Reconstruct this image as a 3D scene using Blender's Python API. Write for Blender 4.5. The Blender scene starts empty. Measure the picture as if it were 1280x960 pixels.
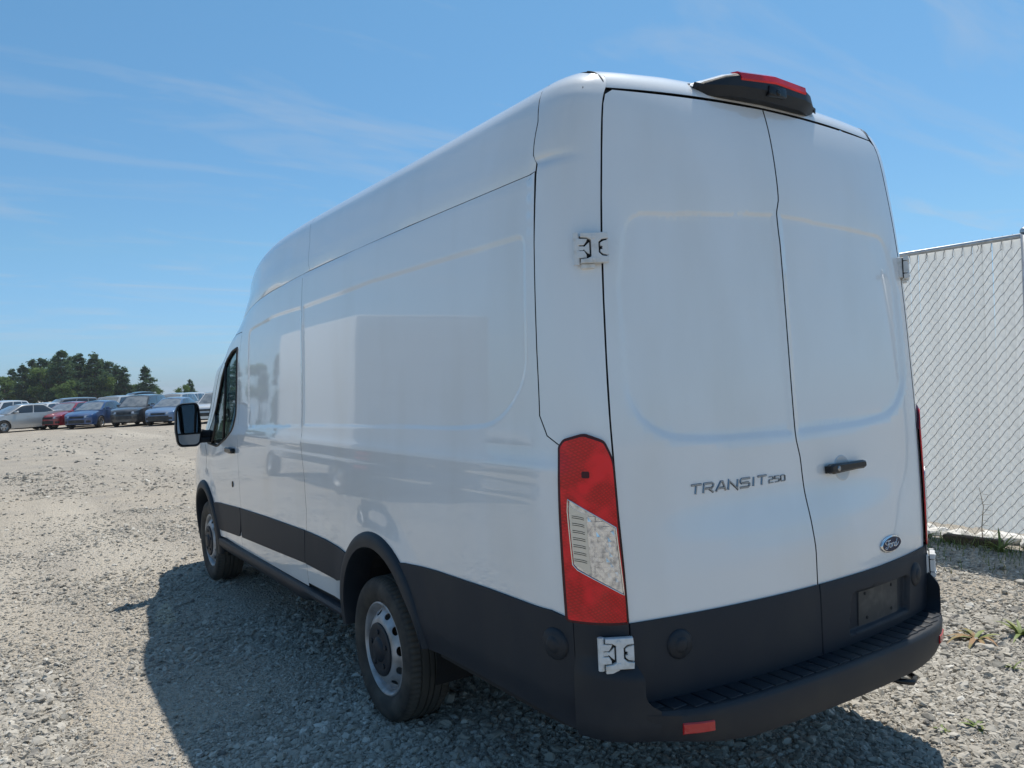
import bpy, bmesh, math, random
import numpy as np
from mathutils import Vector, Matrix
from mathutils.geometry import delaunay_2d_cdt

random.seed(7)
RNG = np.random.default_rng(11)
SC = bpy.context.scene
COL = SC.collection
PI = math.pi

# ------------------------------------------------------------------ camera
cam_data = bpy.data.cameras.new('camera')
cam = bpy.data.objects.new('camera', cam_data)
COL.objects.link(cam)
YAW, PITCH, ROLL = math.radians(32.806), math.radians(-0.373), math.radians(-2.542)
fw = Vector((math.sin(YAW) * math.cos(PITCH), math.cos(YAW) * math.cos(PITCH), math.sin(PITCH)))
rt = Vector((math.cos(YAW), -math.sin(YAW), 0)); up = rt.cross(fw)
cr, sr = math.cos(ROLL), math.sin(ROLL)
rt, up = cr * rt + sr * up, -sr * rt + cr * up
M = Matrix((rt, up, -fw)).transposed().to_4x4()
M.translation = Vector((-2.581, -3.756, 1.652))
cam.matrix_world = M
cam_data.sensor_width = 36.0
cam_data.lens = 36.0 * 1016.8 / 1280
cam_data.clip_start = 0.05
cam_data.clip_end = 5000
SC.camera = cam

# ------------------------------------------------------------------ light
TO_SUN = Vector((0.375, 0.185, 1.0)).normalized()
EL = math.asin(TO_SUN.z); AZ = math.atan2(TO_SUN.x, TO_SUN.y)
world = bpy.data.worlds.new('World'); SC.world = world
world.use_nodes = True
nt = world.node_tree; nt.nodes.clear()
def wn(t, **k):
    n = nt.nodes.new(t)
    for a, b in k.items(): setattr(n, a, b)
    return n
w_out = wn('ShaderNodeOutputWorld'); w_bg = wn('ShaderNodeBackground'); w_bg.inputs['Strength'].default_value = 0.080
w_sky = wn('ShaderNodeTexSky', sky_type='NISHITA', sun_disc=False, sun_elevation=EL, sun_rotation=AZ,
           air_density=1.0, dust_density=0.5, ozone_density=3.0, altitude=200)
# thin streaks of cirrus, all over the sky
w_geo = wn('ShaderNodeTexCoord')
w_sep = wn('ShaderNodeSeparateXYZ'); nt.links.new(w_geo.outputs['Generated'], w_sep.inputs[0])
w_zc = wn('ShaderNodeMath', operation='MAXIMUM'); nt.links.new(w_sep.outputs['Z'], w_zc.inputs[0]); w_zc.inputs[1].default_value = 0.0
w_zd = wn('ShaderNodeMath', operation='ADD'); nt.links.new(w_zc.outputs[0], w_zd.inputs[0]); w_zd.inputs[1].default_value = 0.10
w_dx = wn('ShaderNodeMath', operation='DIVIDE'); nt.links.new(w_sep.outputs['X'], w_dx.inputs[0]); nt.links.new(w_zd.outputs[0], w_dx.inputs[1])
w_dy = wn('ShaderNodeMath', operation='DIVIDE'); nt.links.new(w_sep.outputs['Y'], w_dy.inputs[0]); nt.links.new(w_zd.outputs[0], w_dy.inputs[1])
w_cmb = wn('ShaderNodeCombineXYZ'); nt.links.new(w_dx.outputs[0], w_cmb.inputs[0]); nt.links.new(w_dy.outputs[0], w_cmb.inputs[1])
w_map = wn('ShaderNodeMapping'); w_map.inputs['Rotation'].default_value = (0, 0, math.radians(-28)); w_map.inputs['Scale'].default_value = (0.42, 1.35, 1)
nt.links.new(w_cmb.outputs[0], w_map.inputs[0])
w_n1 = wn('ShaderNodeTexNoise'); w_n1.inputs['Scale'].default_value = 1.9; w_n1.inputs['Detail'].default_value = 9; w_n1.inputs['Roughness'].default_value = 0.60; w_n1.inputs['Distortion'].default_value = 1.1
nt.links.new(w_map.outputs[0], w_n1.inputs['Vector'])
w_rm = wn('ShaderNodeMapRange'); w_rm.inputs[1].default_value = 0.50; w_rm.inputs[2].default_value = 0.78; w_rm.inputs[3].default_value = 0.0; w_rm.inputs[4].default_value = 0.36
nt.links.new(w_n1.outputs['Fac'], w_rm.inputs[0])
w_mix = wn('ShaderNodeMix', data_type='RGBA'); w_mix.inputs['B'].default_value = (6.0, 6.3, 6.7, 1)
nt.links.new(w_rm.outputs[0], w_mix.inputs['Factor'])
# the camera's rendering of blue: the clear sky is a purer blue than the bare Nishita model, and not yellow at the horizon
w_t1 = wn('ShaderNodeMapRange'); w_t1.inputs[1].default_value = 0.0; w_t1.inputs[2].default_value = 0.16; nt.links.new(w_zc.outputs[0], w_t1.inputs[0])
w_t2 = wn('ShaderNodeMapRange'); w_t2.inputs[1].default_value = 0.16; w_t2.inputs[2].default_value = 0.45; nt.links.new(w_zc.outputs[0], w_t2.inputs[0])
w_c1 = wn('ShaderNodeMix', data_type='RGBA'); w_c1.inputs['A'].default_value = (.62, .90, 1.40, 1); w_c1.inputs['B'].default_value = (.82, 1.15, 1.28, 1); nt.links.new(w_t1.outputs[0], w_c1.inputs['Factor'])
w_c2 = wn('ShaderNodeMix', data_type='RGBA'); w_c2.inputs['B'].default_value = (.93, 1.39, 1.43, 1); nt.links.new(w_t2.outputs[0], w_c2.inputs['Factor']); nt.links.new(w_c1.outputs['Result'], w_c2.inputs['A'])
w_mul = wn('ShaderNodeMix', data_type='RGBA', blend_type='MULTIPLY'); w_mul.inputs['Factor'].default_value = 1.0
nt.links.new(w_sky.outputs[0], w_mul.inputs['A']); nt.links.new(w_c2.outputs['Result'], w_mul.inputs['B'])
nt.links.new(w_mul.outputs['Result'], w_mix.inputs['A'])
nt.links.new(w_mix.outputs['Result'], w_bg.inputs['Color'])
nt.links.new(w_bg.outputs[0], w_out.inputs[0])

sun_data = bpy.data.lights.new('sun', 'SUN'); sun_data.energy = 4.2; sun_data.angle = math.radians(0.53); sun_data.color = (1.0, 0.935, 0.84)
sun = bpy.data.objects.new('sun', sun_data); COL.objects.link(sun)
sun.rotation_euler = TO_SUN.to_track_quat('Z', 'Y').to_euler(); sun.location = (0, 0, 30)

SC.view_settings.view_transform = 'Standard'; SC.view_settings.look = 'None'
SC.view_settings.exposure = 0.25; SC.view_settings.gamma = 1.0; SC.view_settings.use_curve_mapping = False
SC.cycles.max_bounces = 8; SC.cycles.diffuse_bounces = 4; SC.cycles.glossy_bounces = 4

# ------------------------------------------------------------------ materials
def mat(name, base, rough=0.5, metal=0.0, coat=0.0, noise=None, bump=None, coat_rough=0.03, spec=None, trans=0.0, ior=None, stretch=None):
    """noise = (scale, second colour, low, high, detail); bump = (scale, distance[, voronoi])"""
    m = bpy.data.materials.new(name); m.use_nodes = True
    t = m.node_tree; b = t.nodes['Principled BSDF']
    b.inputs['Base Color'].default_value = (*base, 1); b.inputs['Roughness'].default_value = rough
    b.inputs['Metallic'].default_value = metal; b.inputs['Coat Weight'].default_value = coat; b.inputs['Coat Roughness'].default_value = coat_rough
    if spec is not None: b.inputs['Specular IOR Level'].default_value = spec
    if trans: b.inputs['Transmission Weight'].default_value = trans
    if ior: b.inputs['IOR'].default_value = ior
    tc = t.nodes.new('ShaderNodeTexCoord'); src = tc.outputs['Object']
    if stretch:
        mp = t.nodes.new('ShaderNodeMapping'); mp.inputs['Scale'].default_value = stretch; t.links.new(src, mp.inputs[0]); src = mp.outputs[0]
    if noise:
        n = t.nodes.new('ShaderNodeTexNoise'); n.inputs['Scale'].default_value = noise[0]; n.inputs['Detail'].default_value = noise[4] if len(noise) > 4 else 6
        t.links.new(src, n.inputs['Vector'])
        r = t.nodes.new('ShaderNodeMapRange'); r.inputs[1].default_value = noise[2]; r.inputs[2].default_value = noise[3]
        t.links.new(n.outputs['Fac'], r.inputs[0])
        x = t.nodes.new('ShaderNodeMix'); x.data_type = 'RGBA'; x.inputs['A'].default_value = (*base, 1); x.inputs['B'].default_value = (*noise[1], 1)
        t.links.new(r.outputs[0], x.inputs['Factor']); t.links.new(x.outputs['Result'], b.inputs['Base Color'])
    if bump:
        n = t.nodes.new('ShaderNodeTexVoronoi' if len(bump) > 2 else 'ShaderNodeTexNoise'); n.inputs['Scale'].default_value = bump[0]
        t.links.new(src, n.inputs['Vector'])
        u = t.nodes.new('ShaderNodeBump'); u.inputs['Distance'].default_value = bump[1]; u.inputs['Strength'].default_value = 1.0
        t.links.new(n.outputs['Distance' if len(bump) > 2 else 'Fac'], u.inputs['Height']); t.links.new(u.outputs[0], b.inputs['Normal'])
    return m

WHITE = mat('white_paint', (.785, .795, .80), .32, coat=1.0, noise=(2.6, (.715, .705, .68), .46, .80, 9), stretch=(1, 1, .35))
WHITE.node_tree.nodes['Principled BSDF'].inputs['Coat IOR'].default_value = 1.62
CLAD = mat('black_plastic', (.0105, .0165, .0265), .58, noise=(4, (.022, .026, .032), .47, .80, 9), bump=(420, .0004), stretch=(1, 1, .5), spec=.36)
CLADSOFT = mat('bumper_plastic', (.0105, .0155, .0235), .54, noise=(6, (.026, .028, .031), .47, .80, 9), bump=(380, .0005), spec=.40)
DARK = mat('dark_inside', (.012, .012, .013), .8)
GLOSSBLACK = mat('gloss_black', (.006, .006, .008), .25, spec=.4)
RUBBER = mat('tyre_rubber', (.022, .021, .020), .75, noise=(9, (.075, .066, .054), .40, .74), bump=(160, .0006))
SEAL = mat('rubber_seal', (.014, .014, .015), .6)
RIM = mat('silver_steel', (.40, .41, .43), .40, metal=.45, noise=(14, (.24, .225, .21), .44, .74))
CHROME = mat('chrome', (.72, .73, .74), .10, metal=1.0)
BRIGHT = mat('badge_chrome', (.30, .31, .33), .25, metal=1.0)
SCRIPTM = mat('script_chrome', (.80, .81, .82), .25, metal=.9)
MIRRORGLASS = mat('mirror_glass', (.26, .30, .34), .02, metal=1.0)
HINGE = mat('hinge_white', (.66, .67, .67), .4, coat=.3, noise=(30, (.50, .49, .46), .5, .75))
HANDLERING = mat('handle_recess', (.60, .605, .61), .4, coat=.5)
STEEL = mat('galvanised_steel', (.48, .50, .52), .42, metal=.8, noise=(25, (.36, .37, .38), .4, .7))
WIRE = mat('fence_wire', (.20, .21, .22), .5, metal=.35)
RED_REFL = mat('red_reflector', (.50, .012, .018), .18, coat=.6, bump=(260, .0006, 1))
EMBLEM = mat('emblem_blue', (.006, .014, .050), .3, spec=.3)
PLATE = mat('plate_bracket', (.036, .037, .038), .55, noise=(16, (.085, .083, .078), .48, .74))

def red_lens():
    m = mat('red_lens', (.5, .003, .005), .10, spec=.30, coat=.45)
    t = m.node_tree; b = t.nodes['Principled BSDF']
    tc = t.nodes.new('ShaderNodeTexCoord'); w = t.nodes.new('ShaderNodeTexBrick')
    w.inputs['Scale'].default_value = 60; w.offset = 0; w.inputs['Mortar Size'].default_value = .10; w.inputs['Brick Width'].default_value = .5; w.inputs['Row Height'].default_value = .5
    mp = t.nodes.new('ShaderNodeMapping'); mp.inputs['Rotation'].default_value = (math.radians(90), 0, math.radians(35))
    t.links.new(tc.outputs['Object'], mp.inputs[0]); t.links.new(mp.outputs[0], w.inputs['Vector'])
    w.inputs['Color1'].default_value = (.74, .003, .010, 1); w.inputs['Color2'].default_value = (.64, .002, .008, 1); w.inputs['Mortar'].default_value = (.50, .002, .006, 1)
    n = t.nodes.new('ShaderNodeTexNoise'); n.inputs['Scale'].default_value = 9; t.links.new(tc.outputs['Object'], n.inputs['Vector'])
    x = t.nodes.new('ShaderNodeMix'); x.data_type = 'RGBA'; x.inputs['B'].default_value = (.92, .006, .018, 1)
    r = t.nodes.new('ShaderNodeMapRange'); r.inputs[1].default_value = .45; r.inputs[2].default_value = .6; t.links.new(n.outputs['Fac'], r.inputs[0])
    t.links.new(r.outputs[0], x.inputs['Factor']); t.links.new(w.outputs['Color'], x.inputs['A']); t.links.new(x.outputs['Result'], b.inputs['Base Color'])
    b.inputs['Emission Strength'].default_value = 0
    return m
REDLENS = red_lens()
def tread_dust(m, r0, r1, col):
    """road dust kept in the tread of a tyre (objects turn about their X axis)"""
    t = m.node_tree; b = t.nodes['Principled BSDF']; old = b.inputs['Base Color'].links[0].from_socket; L = t.links.new
    tc = t.nodes.new('ShaderNodeTexCoord'); mp = t.nodes.new('ShaderNodeMapping'); mp.inputs['Scale'].default_value = (0, 1, 1); L(tc.outputs['Object'], mp.inputs[0])
    ln = t.nodes.new('ShaderNodeVectorMath'); ln.operation = 'LENGTH'; L(mp.outputs[0], ln.inputs[0])
    r = t.nodes.new('ShaderNodeMapRange'); r.inputs[1].default_value = r0; r.inputs[2].default_value = r1; r.inputs[4].default_value = .85; L(ln.outputs['Value'], r.inputs[0])
    x = t.nodes.new('ShaderNodeMix'); x.data_type = 'RGBA'; x.inputs['B'].default_value = (*col, 1); L(r.outputs[0], x.inputs['Factor']); L(old, x.inputs['A']); L(x.outputs['Result'], b.inputs['Base Color'])
tread_dust(RUBBER, .334, .348, (.085, .074, .060))
LENSRIM = mat('lens_rim', (.050, .004, .012), .22, spec=.35)
CLEARLENS = mat('clear_lens', (.74, .76, .79), .10, metal=.85, noise=(60, (.40, .42, .46), .45, .66, 3))
REFLECTOR = mat('lamp_reflector', (.66, .63, .56), .22, metal=.35, coat=1.0)

def glass(name, tint, alpha):
    m = bpy.data.materials.new(name); m.use_nodes = True; t = m.node_tree; t.nodes.clear()
    o = t.nodes.new('ShaderNodeOutputMaterial'); g = t.nodes.new('ShaderNodeBsdfPrincipled'); tr = t.nodes.new('ShaderNodeBsdfTransparent'); mx = t.nodes.new('ShaderNodeMixShader')
    g.inputs['Base Color'].default_value = (*tint, 1); g.inputs['Roughness'].default_value = .02; g.inputs['Coat Weight'].default_value = 1; g.inputs['Coat Roughness'].default_value = .01
    tr.inputs['Color'].default_value = (.55, .72, .72, 1)
    mx.inputs[0].default_value = 1 - alpha
    t.links.new(tr.outputs[0], mx.inputs[1]); t.links.new(g.outputs[0], mx.inputs[2]); t.links.new(mx.outputs[0], o.inputs[0])
    return m
VANGLASS = glass('tinted_glass', (.008, .018, .020), .32)
CARGLASS = mat('car_glass', (.022, .026, .030), .06, coat=1.0)
DUSTGLASS = mat('dusty_windscreen', (.19, .20, .20), .20, coat=1.0, noise=(3, (.09, .10, .105), .42, .68))

def slat_material():
    m = bpy.data.materials.new('white_slat_plastic'); m.use_nodes = True; t = m.node_tree; t.nodes.clear()
    o = t.nodes.new('ShaderNodeOutputMaterial'); d = t.nodes.new('ShaderNodeBsdfPrincipled'); l = t.nodes.new('ShaderNodeBsdfTranslucent'); mx = t.nodes.new('ShaderNodeMixShader')
    d.inputs['Base Color'].default_value = (.86, .86, .85, 1); d.inputs['Roughness'].default_value = .42
    l.inputs['Color'].default_value = (.95, .95, .93, 1); mx.inputs[0].default_value = .66
    i = t.nodes.new('ShaderNodeObjectInfo'); r = t.nodes.new('ShaderNodeMapRange'); r.inputs[3].default_value = .88; r.inputs[4].default_value = 1.06
    t.links.new(i.outputs['Random'], r.inputs[0])
    mu = t.nodes.new('ShaderNodeMix'); mu.data_type = 'RGBA'; mu.blend_type = 'MULTIPLY'; mu.inputs['Factor'].default_value = 1; mu.inputs['A'].default_value = (.86, .86, .85, 1)
    t.links.new(r.outputs[0], mu.inputs['B']); t.links.new(mu.outputs['Result'], d.inputs['Base Color'])
    t.links.new(d.outputs[0], mx.inputs[1]); t.links.new(l.outputs[0], mx.inputs[2]); t.links.new(mx.outputs[0], o.inputs[0])
    return m
SLAT = slat_material()

def paint(name, c, dust=.35):
    d = (.40, .37, .32)
    e = tuple(a * (1 - dust) + b * dust for a, b in zip(c, d))
    return mat(name, c, .30, metal=.25, coat=1.0, coat_rough=.06, noise=(2.2, e, .35, .70))

# ------------------------------------------------------------------ helpers
def thing(name, label, cat, loc=(0, 0, 0), rz=0.0, group=None):
    o = bpy.data.objects.new(name, None); COL.objects.link(o)
    o.location = loc; o.rotation_euler = (0, 0, rz); o.empty_display_size = .1
    o['label'] = label; o['category'] = cat
    if group: o['group'] = group
    return o
def tag(o, label=None, cat=None, group=None, kind=None):
    if label: o['label'] = label
    if cat: o['category'] = cat
    if group: o['group'] = group
    if kind: o['kind'] = kind
    return o
def link_mesh(name, me, parent=None, loc=None):
    o = bpy.data.objects.new(name, me); COL.objects.link(o)
    if parent is not None: o.parent = parent
    if loc is not None: o.location = loc
    return o
def np_mesh(name, V, F, material, smooth=True, normals=None):
    """V (n,3) array, F list of tuples or (m,k) array"""
    me = bpy.data.meshes.new(name)
    V = np.asarray(V, np.float32)
    if isinstance(F, np.ndarray):
        m, k = F.shape
        me.vertices.add(len(V)); me.vertices.foreach_set('co', V.ravel())
        me.loops.add(m * k); me.loops.foreach_set('vertex_index', F.astype(np.int32).ravel())
        me.polygons.add(m); me.polygons.foreach_set('loop_start', np.arange(0, m * k, k, dtype=np.int32))
        me.update(calc_edges=True)
    else:
        me.from_pydata([tuple(v) for v in V.tolist()], [], F); me.update()
    me.polygons.foreach_set('use_smooth', np.full(len(me.polygons), smooth, dtype=bool))
    me.materials.append(material)
    if normals is not None:
        me.normals_split_custom_set_from_vertices(np.asarray(normals, np.float32).tolist())
    return me
def children_of(o): return [c for c in bpy.data.objects if c.parent == o]
def copy_tree(o, kids, parent=None):
    c = o.copy(); COL.objects.link(c)
    if parent is not None: c.parent = parent
    for ch in kids.get(o, ()): copy_tree(ch, kids, c)
    return c
def kids_map():
    k = {}
    for o in bpy.data.objects:
        if o.parent: k.setdefault(o.parent, []).append(o)
    return k

class MB:
    """collects boxes, tubes, lathes and prisms into one mesh object"""
    def __init__(s): s.v = []; s.f = []; s.m = Matrix.Identity(4)
    def at(s, m): s.m = m; return s
    def add(s, V, F):
        n = len(s.v); s.v += [tuple(s.m @ Vector(p)) for p in V]; s.f += [tuple(i + n for i in f) for f in F]; return s
    def box(s, x0, x1, y0, y1, z0, z1, b=0.0):
        if b <= 0:
            V = [(x, y, z) for z in (z0, z1) for y in (y0, y1) for x in (x0, x1)]
            return s.add(V, [(0, 2, 3, 1), (4, 5, 7, 6), (0, 1, 5, 4), (2, 6, 7, 3), (0, 4, 6, 2), (1, 3, 7, 5)])
        bm = bmesh.new(); bmesh.ops.create_cube(bm, size=1)
        for q in bm.verts: q.co = Vector(((x0 + x1) / 2 + q.co.x * (x1 - x0), (y0 + y1) / 2 + q.co.y * (y1 - y0), (z0 + z1) / 2 + q.co.z * (z1 - z0)))
        bmesh.ops.bevel(bm, geom=bm.edges[:], offset=b, segments=2, affect='EDGES', profile=.5)
        bm.verts.index_update()
        s.add([q.co[:] for q in bm.verts], [tuple(q.index for q in f.verts) for f in bm.faces]); bm.free(); return s
    def tube(s, pts, r, n=8, cap=True, closed=False):
        pts = [Vector(p) for p in pts]; rr = r if isinstance(r, (list, tuple)) else [r] * len(pts)
        V = []; F = []; prev = None; k = len(pts)
        for i, p in enumerate(pts):
            a = pts[(i - 1) % k] if (closed or i > 0) else p; b = pts[(i + 1) % k] if (closed or i < k - 1) else p
            d = (b - a).normalized()
            if prev is None:
                u = d.cross(Vector((0, 0, 1)));
                if u.length < 1e-3: u = d.cross(Vector((1, 0, 0)))
            else: u = prev - d * prev.dot(d)
            u.normalize(); prev = u; w = d.cross(u)
            V += [p + (u * math.cos(2 * PI * j / n) + w * math.sin(2 * PI * j / n)) * rr[i] for j in range(n)]
        for i in range(k if closed else k - 1):
            for j in range(n):
                a = i * n + j; b = i * n + (j + 1) % n; c = ((i + 1) % k) * n + (j + 1) % n; d = ((i + 1) % k) * n + j
                F.append((a, b, c, d))
        if cap and not closed:
            F.append(tuple(range(n - 1, -1, -1))); F.append(tuple((k - 1) * n + j for j in range(n)))
        return s.add(V, F)
    def lathe(s, prof, n=48, mod=None, close=False):
        """profile of (radius, x) turned about the X axis"""
        V = []; F = []; m = len(prof)
        for i in range(n):
            a = 2 * PI * i / n
            for k, (r, x) in enumerate(prof):
                if mod: r, x = mod(i, k, r, x)
                V.append((x, r * math.cos(a), r * math.sin(a)))
        for i in range(n):
            j = (i + 1) % n
            for k in range(m if close else m - 1):
                l = (k + 1) % m
                F.append((i * m + k, i * m + l, j * m + l, j * m + k))
        return s.add(V, F)
    def prism(s, poly, h, b=0.0):
        """polygon in local XY pushed out along +Z by h, with a small chamfer b on the upper rim"""
        n = len(poly)
        cx = sum(p[0] for p in poly) / n; cy = sum(p[1] for p in poly) / n
        def ring(z, inset):
            out = []
            for i in range(n):
                p0, p1, p2 = Vector(poly[i - 1]), Vector(poly[i]), Vector(poly[(i + 1) % n])
                e1 = (p1 - p0).normalized(); e2 = (p2 - p1).normalized()
                n1 = Vector((-e1.y, e1.x)); n2 = Vector((-e2.y, e2.x)); nn = n1 + n2
                nn = nn / max(nn.dot(n1), .35) if nn.length > 1e-6 else n1
                q = p1 + nn * inset; out.append((q.x, q.y, z))
            return out
        area = sum(poly[i - 1][0] * poly[i][1] - poly[i][0] * poly[i - 1][1] for i in range(n))
        if area < 0: poly = list(reversed(poly))
        V = ring(0, 0) + ring(h - b, 0) + (ring(h, b) if b > 0 else [])
        L = 3 if b > 0 else 2; F = []
        for l in range(L - 1):
            for i in range(n):
                j = (i + 1) % n; F.append((l * n + i, l * n + j, (l + 1) * n + j, (l + 1) * n + i))
        F.append(tuple((L - 1) * n + i for i in range(n))); F.append(tuple(n - 1 - i for i in range(n)))
        return s.add(V, F)
    def build(s, name, material, parent=None, smooth=False, auto=None):
        me = bpy.data.meshes.new(name); me.from_pydata(s.v, [], s.f); me.update()
        me.polygons.foreach_set('use_smooth', np.full(len(me.polygons), bool(smooth or auto), dtype=bool))
        if auto: me.set_sharp_from_angle(angle=math.radians(auto))
        me.materials.append(material)
        return link_mesh(name, me, parent)

def frame(o, n, upv=(0, 0, 1)):
    """matrix whose local Z is n, local Y is near up, at o"""
    n = Vector(n).normalized(); u = Vector(upv); u = (u - n * u.dot(n)).normalized(); x = u.cross(n)
    m = Matrix((x, u, n)).transposed().to_4x4(); m.translation = Vector(o); return m

def value_noise(x, y, seed=0):
    xi = np.floor(x).astype(np.int64); yi = np.floor(y).astype(np.int64); fx = x - xi; fy = y - yi
    fx = fx * fx * (3 - 2 * fx); fy = fy * fy * (3 - 2 * fy)
    def h(a, b):
        k = (a * 374761393 + b * 668265263 + seed * 1442695) & 0x7fffffff
        k = ((k ^ (k >> 13)) * 1274126177) & 0x7fffffff
        return ((k ^ (k >> 16)) & 0xffff) / 65535.0
    return (h(xi, yi) * (1 - fx) + h(xi + 1, yi) * fx) * (1 - fy) + (h(xi, yi + 1) * (1 - fx) + h(xi + 1, yi + 1) * fx) * fy

# ------------------------------------------------------------------ the van's skin
def pchip(xs, ys):
    """monotone cubic through a table"""
    xs = np.array(xs, float); ys = np.array(ys, float)
    h = np.diff(xs); d = np.diff(ys) / h
    m = np.zeros(len(xs)); m[0] = d[0]; m[-1] = d[-1]
    for i in range(1, len(xs) - 1):
        if d[i - 1] * d[i] > 0:
            w1 = 2 * h[i] + h[i - 1]; w2 = h[i] + 2 * h[i - 1]
            m[i] = (w1 + w2) / (w1 / d[i - 1] + w2 / d[i])
    def f(x):
        x = np.clip(np.asarray(x, float), xs[0], xs[-1])
        i = np.clip(np.searchsorted(xs, x) - 1, 0, len(xs) - 2)
        t = (x - xs[i]) / h[i]
        return ((1 + 2 * t) * (1 - t) ** 2 * ys[i] + t * (1 - t) ** 2 * h[i] * m[i]
                + t * t * (3 - 2 * t) * ys[i + 1] + t * t * (t - 1) * h[i] * m[i + 1])
    return f
def sstep(a, b, x):
    t = np.clip((np.asarray(x, float) - a) / (b - a), 0, 1)
    return t * t * (3 - 2 * t)
SEC = [(.20, .962, .20), (.30, .975, .30), (.45, .992, .45), (.60, 1.004, .60), (.80, 1.012, .80), (1.0, 1.015, 1.0),
       (1.2, 1.011, 1.2), (1.30, 1.005, 1.30), (1.40, .994, 1.40), (1.55, .984, 1.55), (2.0, .972, 2.0), (2.3, .957, 2.3),
       (2.382, .949, 2.382), (2.398, .940, 2.398), (2.414, .9475, 2.412), (2.45, .946, 2.45), (2.55, .928, 2.545), (2.62, .906, 2.615),
       (2.68, .878, 2.668), (2.74, .832, 2.706), (2.82, .76, 2.735), (2.95, .63, 2.756), (3.15, .43, 2.774), (3.58, 0., 2.785)]
FX = pchip([s[0] for s in SEC], [s[1] for s in SEC]); FZ = pchip([s[0] for s in SEC], [s[2] for s in SEC])
TAPER = pchip([-2, .8, 1.6, 2.4, 3.0, 3.6, 4.1, 4.45, 4.7, 4.9], [1, 1, .997, .982, .962, .94, .91, .86, .78, .66])
TAPLO = pchip([-2, 1.0, 2.4, 3.4, 4.0, 4.45, 4.7, 4.9], [1, 1, .998, .994, .978, .93, .85, .72])
DROP = pchip([-2, 1.2, 1.7, 2.2, 2.7, 2.85, 3.0, 3.1, 3.3, 3.6], [0, 0, .012, .06, .17, .225, .33, .46, .72, 1.0])
NARROW = pchip([-2, 2.0, 2.3, 2.6, 2.85, 3.1, 3.4], [0, 0, .015, .05, .11, .20, .30])
SEAMDROP = pchip([-2, -1.4, -.4, .95, 1.7, 2.34, 3.2], [.028, .029, .031, .050, .074, .080, .09])
YD = pchip([.3, .84, 1.2, 1.6, 2.07, 2.4, 2.635, 2.72, 2.76], [-1.71, -1.712, -1.700, -1.680, -1.656, -1.632, -1.605, -1.575, -1.53])
XD = pchip([.3, .84, 1.2, 1.5, 1.8, 2.1, 2.4, 2.56, 2.60, 2.62, 2.64, 2.68, 2.72], [.852, .855, .868, .872, .865, .849, .815, .789, .777, .768, .7575, .744, .735])
YC = -1.40
def shell(t, v):
    """left side: t >= 0 is metres ahead of the rear corner, -0.3 <= t < 0 goes round the corner to the door edge"""
    t = np.asarray(t, float); v = np.asarray(v, float)
    y = YC + np.maximum(t, 0)
    v0 = v; v = v + SEAMDROP(y) * sstep(1.9, 2.3, v) * (1 - sstep(2.46, 2.66, v))
    k = TAPER(y); kl = TAPLO(y); w = sstep(.8, 1.5, v)
    x = FX(v) * (kl * (1 - w) + k * w)
    x = x * (1 - NARROW(y) * sstep(2.15, 2.6, v))
    z = FZ(v0) - DROP(y) * sstep(1.75, 2.7, v0)
    v = v0
    u = np.clip(-t / .3, 0, 1)
    z = z - .030 * sstep(2.60, 2.78, v) * sstep(0, .6, u)
    zz = FZ(v); xd = XD(zz); yd = YD(zz)
    p0x, p0y = FX(v), YC; p3x, p3y = xd, yd
    p1x, p1y = p0x - .002, YC - .17; p2x, p2y = xd + .075, yd + .018
    b = (1 - u) ** 3, 3 * u * (1 - u) ** 2, 3 * u * u * (1 - u), u ** 3
    cx = b[0] * p0x + b[1] * p1x + b[2] * p2x + b[3] * p3x
    cy = b[0] * p0y + b[1] * p1y + b[2] * p2y + b[3] * p3y
    x = np.where(t < 0, cx, x); y = np.where(t < 0, cy, y)
    return np.stack([-x, y, z], -1)
YR0 = pchip([.3, .55, .95, 1.05, 1.2, 1.4, 1.7, 2.0, 2.3, 2.42, 2.545, 2.656, 2.75], [-1.80, -1.802, -1.801, -1.788, -1.757, -1.742, -1.728, -1.715, -1.698, -1.687, -1.668, -1.64, -1.60])
def rear(x, z):
    x = np.asarray(x, float); z = np.asarray(z, float)
    q = np.abs(x) / XD(z)
    y = YR0(z) + (YD(z) - YR0(z)) * (q ** 2.2)
    return np.stack([x, y, z], -1)

# ------------------------------------------------------------------ panels cut out of the skin
def dens(poly, step):
    out = []
    n = len(poly)
    for i in range(n):
        a = np.array(poly[i]); b = np.array(poly[(i + 1) % n]); k = max(1, int(math.ceil(np.hypot(*(b - a)) / step)))
        for j in range(k): out.append(a + (b - a) * j / k)
    return np.array(out)
def ccw(p):
    p = np.array(p, float)
    ar = np.sum(p[:, 0] * np.roll(p[:, 1], -1) - np.roll(p[:, 0], -1) * p[:, 1])
    return p if ar > 0 else p[::-1].copy()
def fillet(poly, radii, n=6):
    """round the corners of a polygon; radii: one number or one per corner"""
    P = [np.array(p, float) for p in poly]; m = len(P); out = []
    if not isinstance(radii, (list, tuple)): radii = [radii] * m
    for i in range(m):
        a, b, c = P[i - 1], P[i], P[(i + 1) % m]; r = radii[i]
        if r <= 0: out.append(b); continue
        e1 = (a - b) / np.hypot(*(a - b)); e2 = (c - b) / np.hypot(*(c - b))
        d = min(r, .49 * np.hypot(*(a - b)), .49 * np.hypot(*(c - b)))
        p0 = b + e1 * d; p2 = b + e2 * d
        for j in range(n + 1):
            t = j / n; out.append((1 - t) ** 2 * p0 + 2 * t * (1 - t) * b + t * t * p2)
    return np.array(out)
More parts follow.
